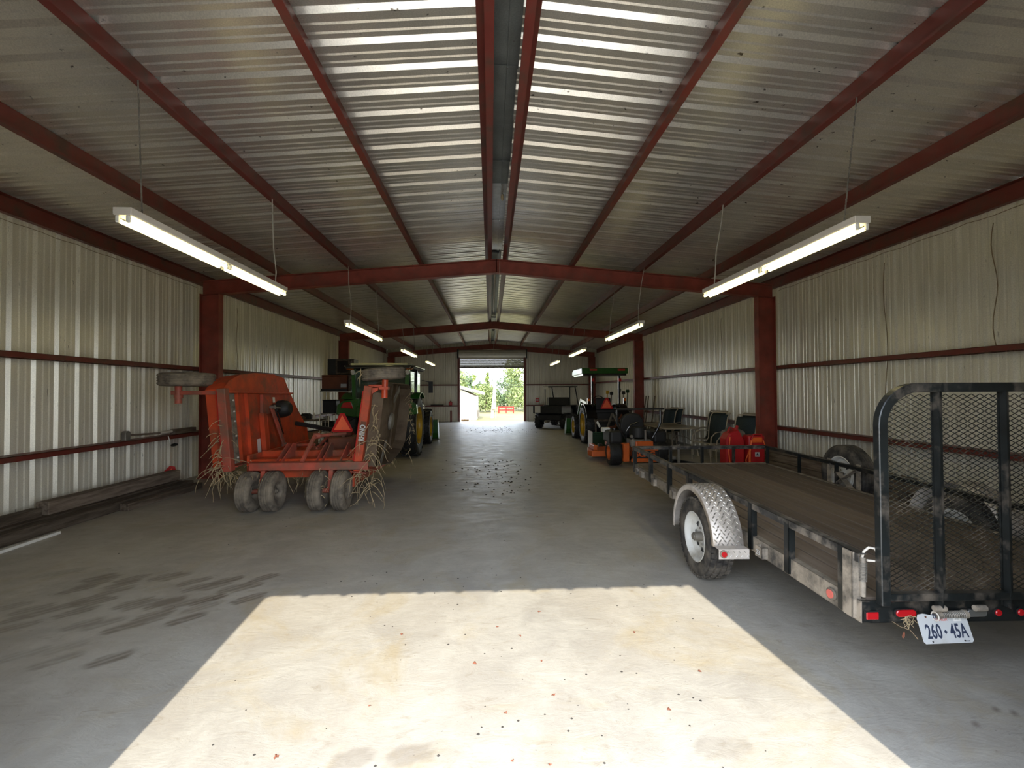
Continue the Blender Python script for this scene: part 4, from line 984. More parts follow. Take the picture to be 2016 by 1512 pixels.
# side-by-side utility vehicle, turned with its tail to the aisle
U = empty('utility_vehicle', (3.0, 20.6, 0), (0, 0, -.50)); tag(U, 'black side-by-side utility vehicle with a cargo bed and roll cage near the far wall', 'utility vehicle')
for s_ in (-1, 1):
    for y in (-.62, 1.28): wheel(U, (s_*.58, y, .32), .315, .24, .17, 'dark_rubber', 'gloss_black', lugs=14, side=s_, dish=.04, ribs=1, depth=0, hub='matt_black')
MB().box(-.66, .66, -1.15, .10, .66, .70).box(-.66, -.63, -1.15, .10, .70, .98).box(.63, .66, -1.15, .10, .70, .98).box(-.66, .66, .07, .10, .70, 1.0).build('cargo_bed', 'gloss_black', U, bevel=.01)
MB().box(-.66, .66, -1.18, -1.15, .68, .99).build('tailgate', 'matt_black', U, bevel=.01)
MB().box(-.56, -.30, -1.20, -1.18, .70, 1.0).build('number_board', 'white_plastic', U)
MB().box(-.55, .55, -.95, 1.55, .36, .62).box(-.60, .60, .10, .5, .55, .85).build('chassis', 'matt_black', U, bevel=.03)
MB().box(-.62, .62, 1.15, 1.85, .55, .98).build('hood', 'gloss_black', U, bevel=.08, seg=2)
MB().box(-.55, .55, .18, .32, .85, 1.35).box(-.55, .55, .2, .65, .75, .88).build('seat', 'matt_black', U, bevel=.04)
for s_ in (-1, 1):
    MB().tube([(s_*.60, .12, .9), (s_*.60, .12, 1.82), (s_*.58, .95, 1.84), (s_*.60, 1.35, 1.0)], .026, 10).build('roll_bar', 'matt_black', U, smooth=True)
for x in (-.60, -.54, -.48, -.42): MB().box(x-.010, x+.010, .05, .07, 1.0, 1.70).build('screen_bar', 'white_plastic', U)
MB().box(-.66, .66, .0, 1.05, 1.83, 1.87).build('roof', 'matt_black', U, bevel=.015)
MB().box(-.66, -.40, -.03, .0, 1.72, 1.86).build('roof_end', 'white_plastic', U)
MB().box(-.60, .60, -.9, .1, 1.86, 1.90).build('roof_extension', 'matt_black', U, bevel=.01) if False else None
MB().box(-.05, .05, -1.32, -1.0, .28, .34).build('tow_hitch', 'dull_steel', U)

# zero-turn mower behind the trailer nose
Z = empty('ride_on_mower', (3.20, 9.72, 0)); tag(Z, 'orange zero-turn ride-on mower with black seat and roll bar beside the trailer nose', 'mower')
for s_ in (-1, 1):
    wheel(Z, (s_*.50, .15, .275), .27, .27, .15, 'dark_rubber', 'mower_orange', side=s_, dish=.06, ribs=9, depth=.006, treads=0, hub='matt_black', hubr=.04)
    wheel(Z, (s_*.42, 1.75, .15), .145, .11, .07, 'dark_rubber', 'mower_orange', side=s_, dish=.02, ribs=3, hub='matt_black', hubr=.02)
    MB().box(s_*.48-.15, s_*.48+.15, .0, .62, .48, .76).build('fuel_tank', 'matt_black', Z, bevel=.06, seg=3)
    MB().cyl((s_*.48, .2, .76), (s_*.48, .2, .80), .05, n=16).build('fuel_cap', 'gloss_black', Z)
    MB().tube([(s_*.30, .0, .60), (s_*.40, -.02, .78), (s_*.475, -.02, .93), (s_*.475, -.02, 1.22)], .024, 10).build('roll_bar', 'gloss_black', Z, smooth=True)
    MB().tube([(s_*.22, .75, .55), (s_*.22, .80, .95), (s_*.05, .72, .98)], .014, 8).build('steering_lever', 'gloss_black', Z, smooth=True)
    MB().box(s_*.33-.03, s_*.33+.03, -.10, 1.5, .30, .38).build('frame_rail', 'mower_orange', Z, bevel=.005)
MB().cyl((-.50, -.02, 1.235), (.56, -.02, 1.235), .022, n=12).box(-.50, .50, -.04, 0, 1.215, 1.235).build('roll_bar_top', 'matt_black', Z, smooth=True)
MB().prism([(-.24, .62), (-.28, .80), (-.26, .98), (-.16, 1.10), (0, 1.13), (.16, 1.10), (.26, .98), (.28, .80), (.24, .62)], .42, .52, 'xz').build('seat_back', 'matt_black', Z, bevel=.04, seg=3)
MB().box(-.25, .25, .50, .95, .58, .68).build('seat', 'matt_black', Z, bevel=.04, seg=3)
MB().lathe([(.001, -.13), (.17, -.13), (.19, -.05), (.19, .08), (.12, .13), (.001, .13)], 24, M4.Translation((.03, .12, .70)) @ M4.Rotation(PI/2, 4, 'Y')).build('engine', 'matt_black', Z, smooth=True)
MB().cyl((-.16, -.04, .64), (-.16, .02, .64), .035, n=14).cyl((-.14, -.05, .50), (-.14, -.05, .60), .03, n=14).build('oil_filter', 'dull_steel', Z, smooth=True)
MB().box(-.2, .26, -.08, .3, .42, .58).build('engine_block', 'dull_steel', Z, bevel=.02)
MB().box(.10, .14, -.09, -.05, .50, .78).build('dip_stick', 'steel', Z)
MB().tube([(-.26, .05, .45), (-.28, -.02, .75), (-.18, -.02, .90), (0, -.02, .95)], .012, 8).build('hose', 'gloss_black', Z, smooth=True)
MB().box(-.14, .24, -.24, -.20, .44, .56).build('guard_top', 'mower_orange', Z, bevel=.02, seg=2)
MB().box(-.20, .34, -.26, -.22, .36, .42).build('guard_bar', 'mower_orange', Z, bevel=.01)
MB().box(-.22, .34, -.24, -.21, .18, .36).build('guard_plate', 'matt_black', Z); MB().box(-.24, .36, -.27, -.22, .12, .20).build('bumper', 'mower_orange', Z, bevel=.015)
text('lettering', 'SCAG', .16, 'mower_orange', Z, (.06, -.246, .285), (PI/2, 0, 0), .003, 1.05, bold=.006)
MB().box(-.62, -.18, .02, .08, .40, .50).box(-.38, -.25, -.16, -.05, .12, .50).build('side_guard', 'mower_orange', Z, bevel=.01)
MB().prism([(-.85, .75), (-.90, 1.0), (-.80, 1.5), (-.45, 1.62), (.45, 1.62), (.70, 1.5), (.72, .75)], .10, .24, 'xy').build('mower_deck', 'mower_orange', Z, bevel=.02, seg=2)
MB().box(-.80, -.70, .80, 1.3, .24, .36).build('deck_guard', 'mower_orange', Z, bevel=.02)
MB().box(-.68, -.50, .45, .60, .70, .80).bar((-.7, .6, .80), (-.74, .7, .92), .03, .06).build('lever_plate', 'white_plastic', Z, bevel=.01)
MB().cyl((-.30, -.02, .45), (-.30, -.05, .45), .05, n=18).build('reflector', 'white_plastic', Z, smooth=True)

# ------------------------------------------------------------------ patio table and chairs
pt = empty('patio_table', (4.72, 11.85, 0)); tag(pt, 'rectangular patio table with rounded corners and pale metal frame', 'table')
def rrect(w, h, r, n=5):
    P = []
    for cx, cy, a0 in ((w-r, h-r, 0), (-w+r, h-r, 90), (-w+r, -h+r, 180), (w-r, -h+r, 270)):
        for k in range(n+1):
            a = math.radians(a0+90*k/n); P.append((cx+r*math.cos(a), cy+r*math.sin(a)))
    return P
MB().prism(rrect(.46, .86, .16), .690, .700, 'xy').build('table_top', 'patio_top', pt)
MB().tube([(x, y, .69) for x, y in rrect(.48, .88, .18)], .018, 8, closed=True).build('rim', 'patio_frame', pt, smooth=True)
for sx_ in (-1, 1):
    for sy_ in (-1, 1): MB().tube([(sx_*.36, sy_*.70, .68), (sx_*.38, sy_*.74, .35), (sx_*.42, sy_*.80, .0)], .018, 8).build('leg', 'patio_frame', pt, smooth=True)
    MB().tube([(sx_*.38, -.7, .30), (sx_*.34, -.3, .42), (sx_*.34, .3, .42), (sx_*.38, .7, .30)], .011, 8).build('stretcher', 'patio_frame', pt, smooth=True)
def chair(loc, rz, label):
    t = empty('patio_chair', loc, (0, 0, rz)); tag(t, label, 'chair', 'mesh patio chairs by the right wall')
    # faces -x
    prof = [(-.25, .42), (-.05, .40), (.14, .40), (.22, .50), (.24, .75), (.30, 1.0), (.38, 1.10)]
    for s_ in (-1, 1):
        MB().tube([(x, s_*.25, z) for x, z in prof], .014, 8).build('side_rail', 'patio_frame', t, smooth=True)
        MB().tube([(.24, s_*.26, .66), (.10, s_*.28, .68), (-.12, s_*.28, .66), (-.25, s_*.28, .56), (-.28, s_*.28, .30), (-.27, s_*.28, .0)], .013, 8).build('arm', 'patio_frame', t, smooth=True)
        MB().tube([(.20, s_*.26, .46), (.26, s_*.28, .25), (.30, s_*.28, .0)], .013, 8).build('leg', 'patio_frame', t, smooth=True)
    b = MB(); vs = []
    for x, z in prof[:5]+[(.30, 1.0), (.34, 1.06)]: vs += [(x, -.245, z+.003), (x, .245, z+.003)]
    sl = b.add(vs, [(2*i, 2*i+1, 2*i+3, 2*i+2) for i in range(len(vs)//2-1)]).build('sling', 'patio_mesh', t, smooth=True)
    m_ = sl.modifiers.new('t', 'SOLIDIFY'); m_.thickness = .004
    MB().cyl((.38, -.25, 1.10), (.38, .25, 1.10), .014, n=8).build('top_bar', 'patio_frame', t, smooth=True)
    MB().cyl((-.25, -.25, .42), (-.25, .25, .42), .013, n=8).cyl((.10, -.25, .39), (.10, .25, .39), .011, n=8).build('seat_bar', 'patio_frame', t, smooth=True)
    return t
chair((5.05, 13.2, 0), .35, 'dark mesh patio chair at the far end of the patio table'); chair((5.45, 13.62, 0), .5, 'patio chair half hidden behind the chair at the far end of the table')
chair((5.12, 10.42, 0), .35, 'dark mesh patio chair at the near end of the table, arms in front of it'); chair((5.52, 11.25, 0), .45, 'patio chair half hidden behind the one at the near end of the table')
chair((5.12, 9.25, 0), .40, 'dark mesh patio chair nearest the red column, above the red fuel can'); chair((5.56, 9.80, 0), .4, 'patio chair partly hidden by the red column')
# red fuel can, backpack, covers beyond the trailer nose
fc = empty('fuel_can', (4.13, 7.62, 0)); tag(fc, 'tall red plastic fuel can with pointed spout beside the trailer nose', 'fuel can')
MB().prism([(-.16, 0), (-.16, .80), (-.10, .90), (.06, .96), (.10, .90), (.16, .78), (.16, 0)], -.12, .12, 'xz').build('body', 'red_plastic', fc, bevel=.03, seg=3)
MB().cyl((.06, 0, .93), (.10, 0, 1.02), .04, .02, 12).build('spout', 'red_plastic', fc, smooth=True)
MB().tube([(-.10, -.13, .84), (-.13, -.135, .6), (-.10, -.135, .3), (-.12, -.135, .05)], .010, 8).build('strap', 'cord_orange', fc, smooth=True)
MB().tube([(-.08, 0, .88), (-.04, 0, .99), (.03, 0, .97)], .014, 8).build('handle', 'red_plastic', fc, smooth=True)
bp_ = empty('backpack_sprayer', (4.50, 7.60, 0)); tag(bp_, 'red backpack unit with orange harness straps and small white badge', 'backpack')
MB().prism(rrect(.15, .10, .04), .10, .86, 'xy').build('body', 'red_plastic', bp_, bevel=.03, seg=2)
MB().tube([(-.10, -.11, .80), (-.07, -.115, .88), (.07, -.115, .88), (.10, -.11, .80)], .014, 8).build('handle', 'red_plastic', bp_, smooth=True)
MB().box(-.09, .09, -.115, -.10, .74, .83).build('harness_pad', 'cord_orange', bp_, bevel=.01)
for s_ in (-1, 1): MB().tube([(s_*.10, -.11, .78), (s_*.15, -.14, .60), (s_*.15, -.13, .38), (s_*.12, -.12, .14)], .018 if s_ < 0 else .010, 8).build('strap', 'cord_orange', bp_, smooth=True)
MB().tube([(-.15, -.12, .60), (-.21, -.12, .45), (-.17, -.12, .30)], .010, 8).build('buckle_strap', 'cord_orange', bp_, smooth=True)
MB().box(-.04, .04, -.107, -.103, .50, .58).build('badge', 'plate_white', bp_, bevel=.008); MB().prism([(-.028, .525), (.028, .525), (.0, .565)], -.109, -.107, 'xz').build('badge_mark', 'plate_ink', bp_)
gp = MB().lathe([(.001, -.18), (.12, -.17), (.15, -.05), (.15, .08), (.10, .18), (.001, .19)], 16, M4.Translation((4.33, 7.95, .80)))
gs = empty('grey_engine', (4.33, 7.95, 0)); tag(gs, 'rounded dark grey engine cover standing behind the red fuel can', 'engine')
MB().lathe([(.001, -.18), (.12, -.17), (.15, -.05), (.15, .08), (.10, .18), (.001, .19)], 18, M4.Translation((0, 0, .80))).build('cover', 'dull_steel', gs, smooth=True)
MB().box(-.13, .13, -.12, .12, .0, .68).build('body', 'matt_black', gs, bevel=.03)
MB().cyl((0, -.10, .3), (0, -.16, .3), .05, n=14).build('knob', 'dull_steel', gs)
# lumber along the right wall
def beam_(name, p, L_, w, h, rz, lab, m='old_beam', cat='timber', grp=None, kind=None):
    o = MB().box(-w/2, w/2, -L_/2, L_/2, 0, h).build(name, m, None, loc=p, rot=(0, 0, rz), bevel=.006)
    tag(o, lab, cat, grp); return o
for i, (x, z, dy, m) in enumerate([(5.42, 0, 0, 'old_board'), (5.42, .145, .25, 'old_board'), (5.44, .29, -.2, 'old_board'), (5.64, 0, .1, 'old_beam'), (5.64, .145, .0, 'old_beam'), (5.62, .29, .35, 'old_board')]):
    beam_('timber', (x, 7.1+dy, z), 3.2, .17, .14, .01*(i % 3-1), ['lowest near-side beam of the timber stack along the right wall', 'middle near-side beam of the timber stack on the right', 'top near-side beam of the timber stack on the right',
          'lowest wall-side beam of the timber stack on the right', 'middle wall-side beam of the timber stack on the right', 'top wall-side beam of the timber stack on the right'][i], m, 'timber', 'timber stacked along the right wall')
beam_('plank', (5.50, 8.0, .435), 1.6, .22, .04, .12, 'short board lying on top of the right-hand timber stack', 'old_board', 'board')
# tools and bags beyond the compact tractor by the right wall
rs_ = empty('tool_rack', (4.55, 16.5, 0)); tag(rs_, 'rack of upright garden power tools beyond the compact tractor', 'tool rack')
for k, (dx, h, m) in enumerate([(-.35, 1.55, 'yellow_paint'), (-.2, 1.5, 'old_beam'), (.10, 1.62, 'dull_steel'), (.25, 1.52, 'dull_steel'), (.40, 1.58, 'dark_green')]):
    MB().cyl((dx, 0, .05), (dx+.10, .05, h), .018, n=8).build('tool_shaft', m, rs_, smooth=True); MB().box(dx+.04, dx+.16, .0, .10, h-.02, h+.10).build('tool_head', 'matt_black' if k % 2 else m, rs_, bevel=.02)
MB().box(-.5, .6, -.05, .15, .04, .10).box(-.5, .6, -.05, .15, .90, .94).build('rack_bar', 'old_beam', rs_); MB().box(-.52, -.47, -.05, .15, 0, .95).box(.57, .62, -.05, .15, 0, .95).build('rack_post', 'old_beam', rs_)
for i, (dx, dy) in enumerate(((0, 0), (.18, .25), (.35, .1))):
    o = MB().bar((5.15+dx, 15.4+dy, 0), (5.45+dx, 15.7+dy, 1.45), .03, .03).build('stick', 'old_board'); tag(o, 'thin wooden stake leaning on the right wall, %s of three' % ('leftmost', 'middle', 'rightmost')[i], 'stake', 'stakes leaning beyond the mower')
sk = MB().lathe([(.001, -.2), (.15, -.18), (.22, 0), (.18, .2), (.10, .34), (.001, .36)], 14, M4.Translation((4.7, 15.35, .0)) @ M4.Translation((0, 0, .20)) @ M4.Rotation(-PI/2, 4, 'Y'))
tag(sk.build('dark_sack', 'matt_black', smooth=True, loc=(0, .0, 0)), 'dark lumpy sack slumped near the second right-hand column', 'sack')
wbn = empty('work_bench', (5.5, 14.66, 0)); tag(wbn, 'low cluttered wooden bench under the lower girt on the right', 'bench')
MB().box(-.45, .42, -.6, .6, .52, .57).build('bench_top', 'old_board', wbn)
for sx_ in (-.4, .37):
    for sy_ in (-.5, .5): MB().box(sx_-.035, sx_+.035, sy_-.035, sy_+.035, 0, .52).build('leg', 'old_board', wbn)

# ------------------------------------------------------------------ left side
for i, (x, y, z, L_, w, h, rz, m, l) in enumerate([
    (-5.42, 5.9, 0, 4.4, .17, .14, -.02, 'old_beam', 'lower old beam lying against the foot of the left wall'),
    (-5.22, 6.0, 0, 4.2, .15, .13, -.02, 'old_beam', 'low weathered beam lying nearest the floor at the left wall'),
    (-5.46, 7.0, .14, 2.3, .16, .16, -.02, 'old_board', 'upper beam of the left stack, its square end facing the camera'),
    (-5.50, 4.55, .14, 2.5, .14, .10, .00, 'old_beam', 'upper beam at the left edge of the frame'),
    (-5.02, 7.3, 0, 1.5, .12, .10, -.05, 'old_beam', 'short beam end at the floor near the left column')]):
    beam_('timber', (x, y, z), L_, w, h, rz, l, m, 'timber', 'old beams along the left wall')
wt = MB().box(-.02, .02, -1.0, 1.0, 0, .03).build('trim_strip', 'white_plastic', None, loc=(-4.99, 4.55, 0), rot=(0, 0, .02)); tag(wt, 'long thin white strip lying on the floor beside the left beams', 'strip')
wt = MB().box(-.015, .015, -.8, .8, 0, .02).build('trim_strip', 'white_plastic', None, loc=(-5.06, 4.35, .0), rot=(0, 0, .0)); tag(wt, 'second thin white strip tucked against the left beams', 'strip')
st_ = smv(None, (-5.66, 8.25, .05), 1.0); tag(st_, 'red and orange slow vehicle triangle standing behind the left beams', 'sign'); st_.rotation_euler = (-.12, .25, .35)
# sledgehammer and tube on the girt
sh = empty('sledge_hammer', (-5.62, 7.3, .895)); tag(sh, 'sledgehammer with a wooden handle lying on the lower left girt', 'hammer')
MB().prism([(-.05, 0), (-.055, .12), (-.03, .15), (.03, .15), (.055, .12), (.05, 0)], -.035, .035, 'yz').build('head', 'dull_steel', sh, bevel=.008)
MB().cyl((0, 0, .08), (.0, .85, .05), .016, n=10).build('handle', 'old_board', sh, smooth=True)
MB().cyl((0, .72, .05), (0, 1.0, .06), .026, n=12).build('grip', 'white_enamel', sh, smooth=True)
tb = MB().tube([(-5.55, 8.12, .89), (-5.53, 8.13, .80), (-5.54, 8.16, .74)], .007, 6); tag(tb.build('hook_cord', 'white_plastic'), 'white cord loop hanging from the left girt by the hammer handle', 'cord')
tb = MB().lathe([(.001, -.08), (.02, -.06), (.028, 0), (.02, .07), (.001, .09)], 12, M4.Translation((-5.53, 8.24, .72)) @ M4.Rotation(PI/2, 4, 'Z')); tag(tb.build('black_knob', 'matt_black', smooth=True), 'small black weight hanging below the left girt', 'weight')
beam_('wood_block', (-5.62, 8.62, .895), .58, .09, .09, 0, 'short wooden block resting on the lower left girt beside the column', 'old_board', 'wood block')
# shelf, boxes, microwave behind the tractor
sf = empty('wire_shelf', (-4.30, 13.1, 0)); tag(sf, 'tall wire shelf unit loaded with dark clutter left of the cab tractor', 'shelf')
for sx_ in (-.42, .42):
    for sy_ in (-.22, .22): MB().cyl((sx_, sy_, 0), (sx_, sy_, 1.68), .012, n=8).build('post', 'steel', sf)
for z in (.10, .55, 1.05, 1.66):
    b = MB().box(-.43, .43, -.235, -.225, z-.02, z).box(-.43, .43, .225, .235, z-.02, z)
    for k in range(15): b.box(-.42+k*.06, -.417+k*.06, -.23, .23, z-.006, z-.003)
    tag(b.build('wire_tier', 'steel', sf), kind='stuff')
for i, (x, z, w, h, m) in enumerate([(-.25, .55, .30, .24, 'matt_black'), (.12, .55, .28, .30, 'rust_brown'), (-.2, 1.05, .36, .34, 'matt_black'), (.2, 1.05, .30, .20, 'dull_steel'), (-.1, .10, .5, .3, 'old_beam')]):
    o = MB().box(-w/2, w/2, -.17, .17, 0, h).box(-w/2-.01, w/2+.01, -.18, .18, h, h+.03).build('storage_box', m, None, loc=(-4.30+x, 13.1, z+.002), bevel=.012)
    tag(o, ['small black bin at the left of the middle shelf tier', 'rust coloured bin at the right of the middle shelf tier', 'black case on the upper shelf tier', 'grey case at the right of the upper shelf tier', 'wide brown crate on the lowest shelf tier'][i], 'box', 'boxes in the wire shelf')
cb = empty('tool_chest', (-4.28, 13.1, 1.665)); tag(cb, 'large rust red chest on top of the wire shelf', 'chest')
MB().box(-.40, .30, -.24, .24, 0, .40).build('body', 'rust_brown', cb, bevel=.01); MB().box(-.41, .31, -.25, .25, .40, .45).build('lid', 'rust_brown', cb, bevel=.015)
MB().box(-.42, .30, -.25, -.24, .0, .07).build('base_band', 'matt_black', cb); MB().box(.12, .28, -.246, -.240, .10, .20).build('paper_label', 'plate_white', cb)
tall = MB().box(-.04, .04, -.10, .10, 0, .44).build('plank_offcut', 'old_board', None, loc=(-3.92, 13.0, 1.665)); tag(tall, 'upright pale board standing beside the rust red chest', 'board')
mw = empty('microwave_oven', (-4.17, 13.1, 2.12)); tag(mw, 'old brown microwave on top of the rust red chest', 'microwave')
MB().box(-.37, .36, -.20, .22, 0, .44).build('case', 'matt_black', mw, bevel=.01)
MB().box(-.14, .36, -.215, -.20, .01, .43).build('front_frame', 'old_beam', mw); MB().box(-.09, .20, -.222, -.215, .06, .38).build('door', 'gloss_black', mw)
for z in (.12, .2, .28, .36): MB().cyl((.30, -.216, z), (.30, -.225, z), .014, n=10).build('button', 'dull_steel', mw)
# white wire panels, table, carton, bottles
for i, (x, rz) in enumerate(((-3.82, .12), (-3.52, -.08))):
    t = empty('wire_gate', (x, 10.6+i*.1, 0), (-.08, 0, rz)); tag(t, ['narrow white wire gate panel standing left of its twin', 'narrow white wire gate panel beside the orange triangle sign'][i], 'wire panel', 'white wire panels')
    MB().tube([(-.10, 0, .01), (-.10, 0, 1.12), (.10, 0, 1.14), (.10, 0, .01)], .008, 6, closed=True).build('frame', 'white_enamel', t)
    for k in range(1, 6): MB().cyl((-.10, 0, k*.19), (.10, 0, k*.19), .004, n=6).build('wire', 'white_enamel', t)
for k in range(1): pass
bt = empty('folding_table', (-4.75, 11.55, 0)); tag(bt, 'narrow metal table with odds and ends behind the raised left mower wing', 'table')
MB().box(-.50, .55, -.3, .3, .93, .96).build('table_top', 'old_beam', bt); MB().box(-.5, .55, -.3, -.29, .84, .86).build('apron_bar', 'steel', bt)
for sx_ in (-.48, .53):
    for sy_ in (-.28, .28): MB().cyl((sx_, sy_, 0), (sx_, sy_, .93), .012, n=8).build('leg', 'steel', bt)
for i, (x, m, w, h) in enumerate(((-.3, 'dull_steel', .26, .08), (.0, 'old_board', .34, .06), (.12, 'matt_black', .2, .12), (.38, 'white_enamel', .07, .16))):
    if i < 3: o = MB().box(-w/2, w/2, -.1, .1, 0, h).box(-w/2+.02, w/2-.02, -.08, .08, h, h+.02).build('storage_box', m, None, loc=(-4.75+x, 11.44 if i == 1 else 11.68, .962), bevel=.008)
    else: o = MB().lathe([(.001, 0), (.035, 0), (.035, .11), (.015, .14), (.015, .165), (.001, .165)], 14, M4.Rotation(-PI/2, 4, 'Y')).build('bottle', m, None, loc=(-4.75+x, 11.5, .962), smooth=True)
    tag(o, ['flat grey case at the left of the metal table', 'flat wooden tray on the metal table', 'small black case on the metal table', 'white bottle on the right end of the metal table'][i], 'bottle' if i == 3 else 'box', None)
ct = empty('carton', (-4.25, 10.85, .417), (0, 0, .3)); tag(ct, 'open brown cardboard carton below the metal table', 'carton')
MB().box(-.2, .2, -.01+.15, .15, 0, .3).box(-.2, .2, -.16, -.15, 0, .3).box(-.2, -.19, -.15, .15, 0, .3).box(.19, .2, -.15, .15, 0, .3).box(-.2, .2, -.15, .15, 0, .01).build('box_body', 'carton', ct)
MB().bar((-.2, -.15, .3), (-.24, -.27, .34), .40, .006).build('flap', 'carton', ct); MB().prism([(.20, .30), (.30, .40), (.28, .26)], -.15, .15, 'xz').build('flap', 'carton', ct)
stn = empty('low_stand', (-4.25, 10.85, 0)); tag(stn, 'low dark stand carrying the open cardboard carton', 'stand')
MB().box(-.3, .3, -.25, .25, .38, .415).build('top', 'matt_black', stn)
for sx_ in (-.27, .27):
    for sy_ in (-.22, .22): MB().box(sx_-.02, sx_+.02, sy_-.02, sy_+.02, 0, .38).build('leg', 'matt_black', stn)
for i, (x, y, s_) in enumerate(((-3.92, 10.35, 1), (-4.02, 10.2, .8))):
    o = MB().lathe([(.001, 0), (.06, 0), (.065, .02), (.065, .2), (.04, .26), (.02, .28), (.02, .31), (.001, .31)], 16, M4.Rotation(-PI/2, 4, 'Y')).build('jug', 'plate_white', None, loc=(x, y, .0), smooth=True); o.scale = (s_, s_, s_*1.3)
    tag(o, ['taller white plastic jug on the floor beside the wire panels', 'shorter white plastic jug on the floor'][i], 'jug', None)
# things near the far wall
rcn = MB().box(-.09, .09, -.07, .07, 0, .20).cyl((0, 0, .20), (0, 0, .25), .03, n=12); o = rcn.build('red_can', 'red_plastic', None, loc=(-2.18, 24.95, .895), bevel=.015); tag(o, 'small red can on the lower girt left of the far door', 'can')
o = MB().box(-.35, .35, -.05, .05, 0, .05).build('tool_bundle', 'matt_black', None, loc=(-2.9, 24.95, .895)); tag(o, 'dark flat tools lying on the girt left of the far door', 'tools')
o = MB().box(-.05, .05, -.03, .03, 0, .62).build('metal_post', 'purlin_oxide', None, loc=(-2.14, 24.8, 0)); tag(o, 'short red steel post at the foot of the end wall', 'post')
fs_ = empty('wall_sign', (2.58, 25.0, 1.16)); tag(fs_, 'small red and white square sign on the end wall', 'sign')
MB().box(-.09, .09, -.01, .0, -.12, .12).build('plate', 'signal_red', fs_); MB().lathe([(.03, -.006), (.055, -.006), (.055, .0), (.03, .0)], 20, M4.Translation((0, -.012, 0)) @ M4.Rotation(PI/2, 4, 'Z')).build('ring', 'plate_white', fs_)
# far roller door
rd = empty('door_1', (0, 0, 0)); tag(rd, 'rolled-up white slatted steel door over the far opening', None, None, 'structure')
cxm = (BD[0]+BD[1])/2; R0 = .20
prof_ = []
for k in range(22):
    a = 2*PI*k/22; prof_ += [((R0+(.012 if k % 2 else 0))*math.cos(a), (R0+(.012 if k % 2 else 0))*math.sin(a))]
MB().prism([(24.72+y, 3.70+z) for y, z in prof_], BD[0]-.03, BD[1]+.10).build('drum', 'door_curtain', rd)
z0 = 2.98; n_ = 10
for k in range(n_):
    za = z0+k*(.60/n_); b = MB()
    b.prism([(24.93, za), (24.915, za+.012), (24.915, za+.040), (24.93, za+.058)], BD[0], BD[1]); b.build('slat', 'door_curtain', rd)
MB().box(BD[0], BD[1], 24.90, 24.94, z0-.05, z0).build('bottom_bar', 'dull_steel', rd)
for x in (BD[0]+.66, BD[1]-.66): MB().box(x-.004, x+.004, 24.895, 24.90, z0+.0, 3.55).build('pull_strap', 'white_enamel', rd)
MB().box(BD[0]-.12, BD[0]-.04, 24.6, 24.85, 3.45, 3.95).build('bracket', 'matt_black', rd); MB().box(BD[1]+.11, BD[1]+.17, 24.6, 24.85, 3.45, 3.95).build('bracket', 'matt_black', rd)
o = MB().tube([(.17, 22.0, 4.44), (.17, 22.0, 3.2)], .006, 6); tag(o.build('pull_cord', 'white_enamel'), 'white pull cord hanging from the ridge before the far door', 'cord')
sp_ = empty('ridge_lamp', (RX, 19.5, 4.28)); tag(sp_, 'small dark ridge lamp with two heads before the far wall', 'lamp')
MB().box(-.06, .06, -.06, .06, 0, .10).build('base', 'matt_black', sp_); MB().lathe([(.001, 0), (.05, .02), (.06, .08), (.001, .08)], 14, M4.Translation((0, -.1, -.02)) @ M4.Rotation(-PI/2, 4, 'Z')).build('shade', 'plate_white', sp_, smooth=True)
# cord from the ridge and the dry stuff caught on it, loose wires
o = MB().tube([(RX+.06, 8.86, 4.42), (RX+.065, 8.86, 4.2), (RX+.06, 8.85, 3.92)], .004, 6); tag(o.build('thin_cord', 'white_enamel'), 'thin white cord crossing the first rafter at the peak', 'cord')
o = MB().lathe([(.001, -.05), (.018, -.03), (.024, .0), (.016, .04), (.001, .055)], 9, M4.Translation((RX+.05, 6.4, 4.38)) @ M4.Rotation(PI/2, 4, 'Y')); tag(o.build('wasp_nest', 'straw', smooth=True), 'small tan wasp nest under the ridge flashing', 'nest')
for sgn, X_, l in ((-1, XL+.05, 'left'), (1, XR-.05, 'right')):
    r_ = random.Random(9); p = []
    for k in range(30): p.append((X_, 4.2+k*.17, roofz(X_)-.26-.02*abs(math.sin(k*.9))))
    tag(MB().tube(p, .004, 5).build('loose_wire', 'tan_cord'), 'thin wire running under the eave strut on the %s wall' % l, 'wire')
for X_, y_, z0_, z1_, l in ((XR-.03, 6.6, .95, 3.55, 'orange rusty wire hanging down the right wall'), (XR-.03, 5.1, 2.1, 3.6, 'thin wire at the right edge of the right wall'), (XL+.03, 10.6, 2.1, 3.55, 'brown wire hanging down the left wall past the column'), (XR-.03, 11.5, 2.1, 3.5, 'brown wire hanging on the right wall past the column')):
    p = [(X_, y_+.03*math.sin(k*.8), z1_-(z1_-z0_)*k/12) for k in range(13)]
    tag(MB().tube(p, .005, 5).build('hanging_wire', 'tan_cord'), l, 'wire')
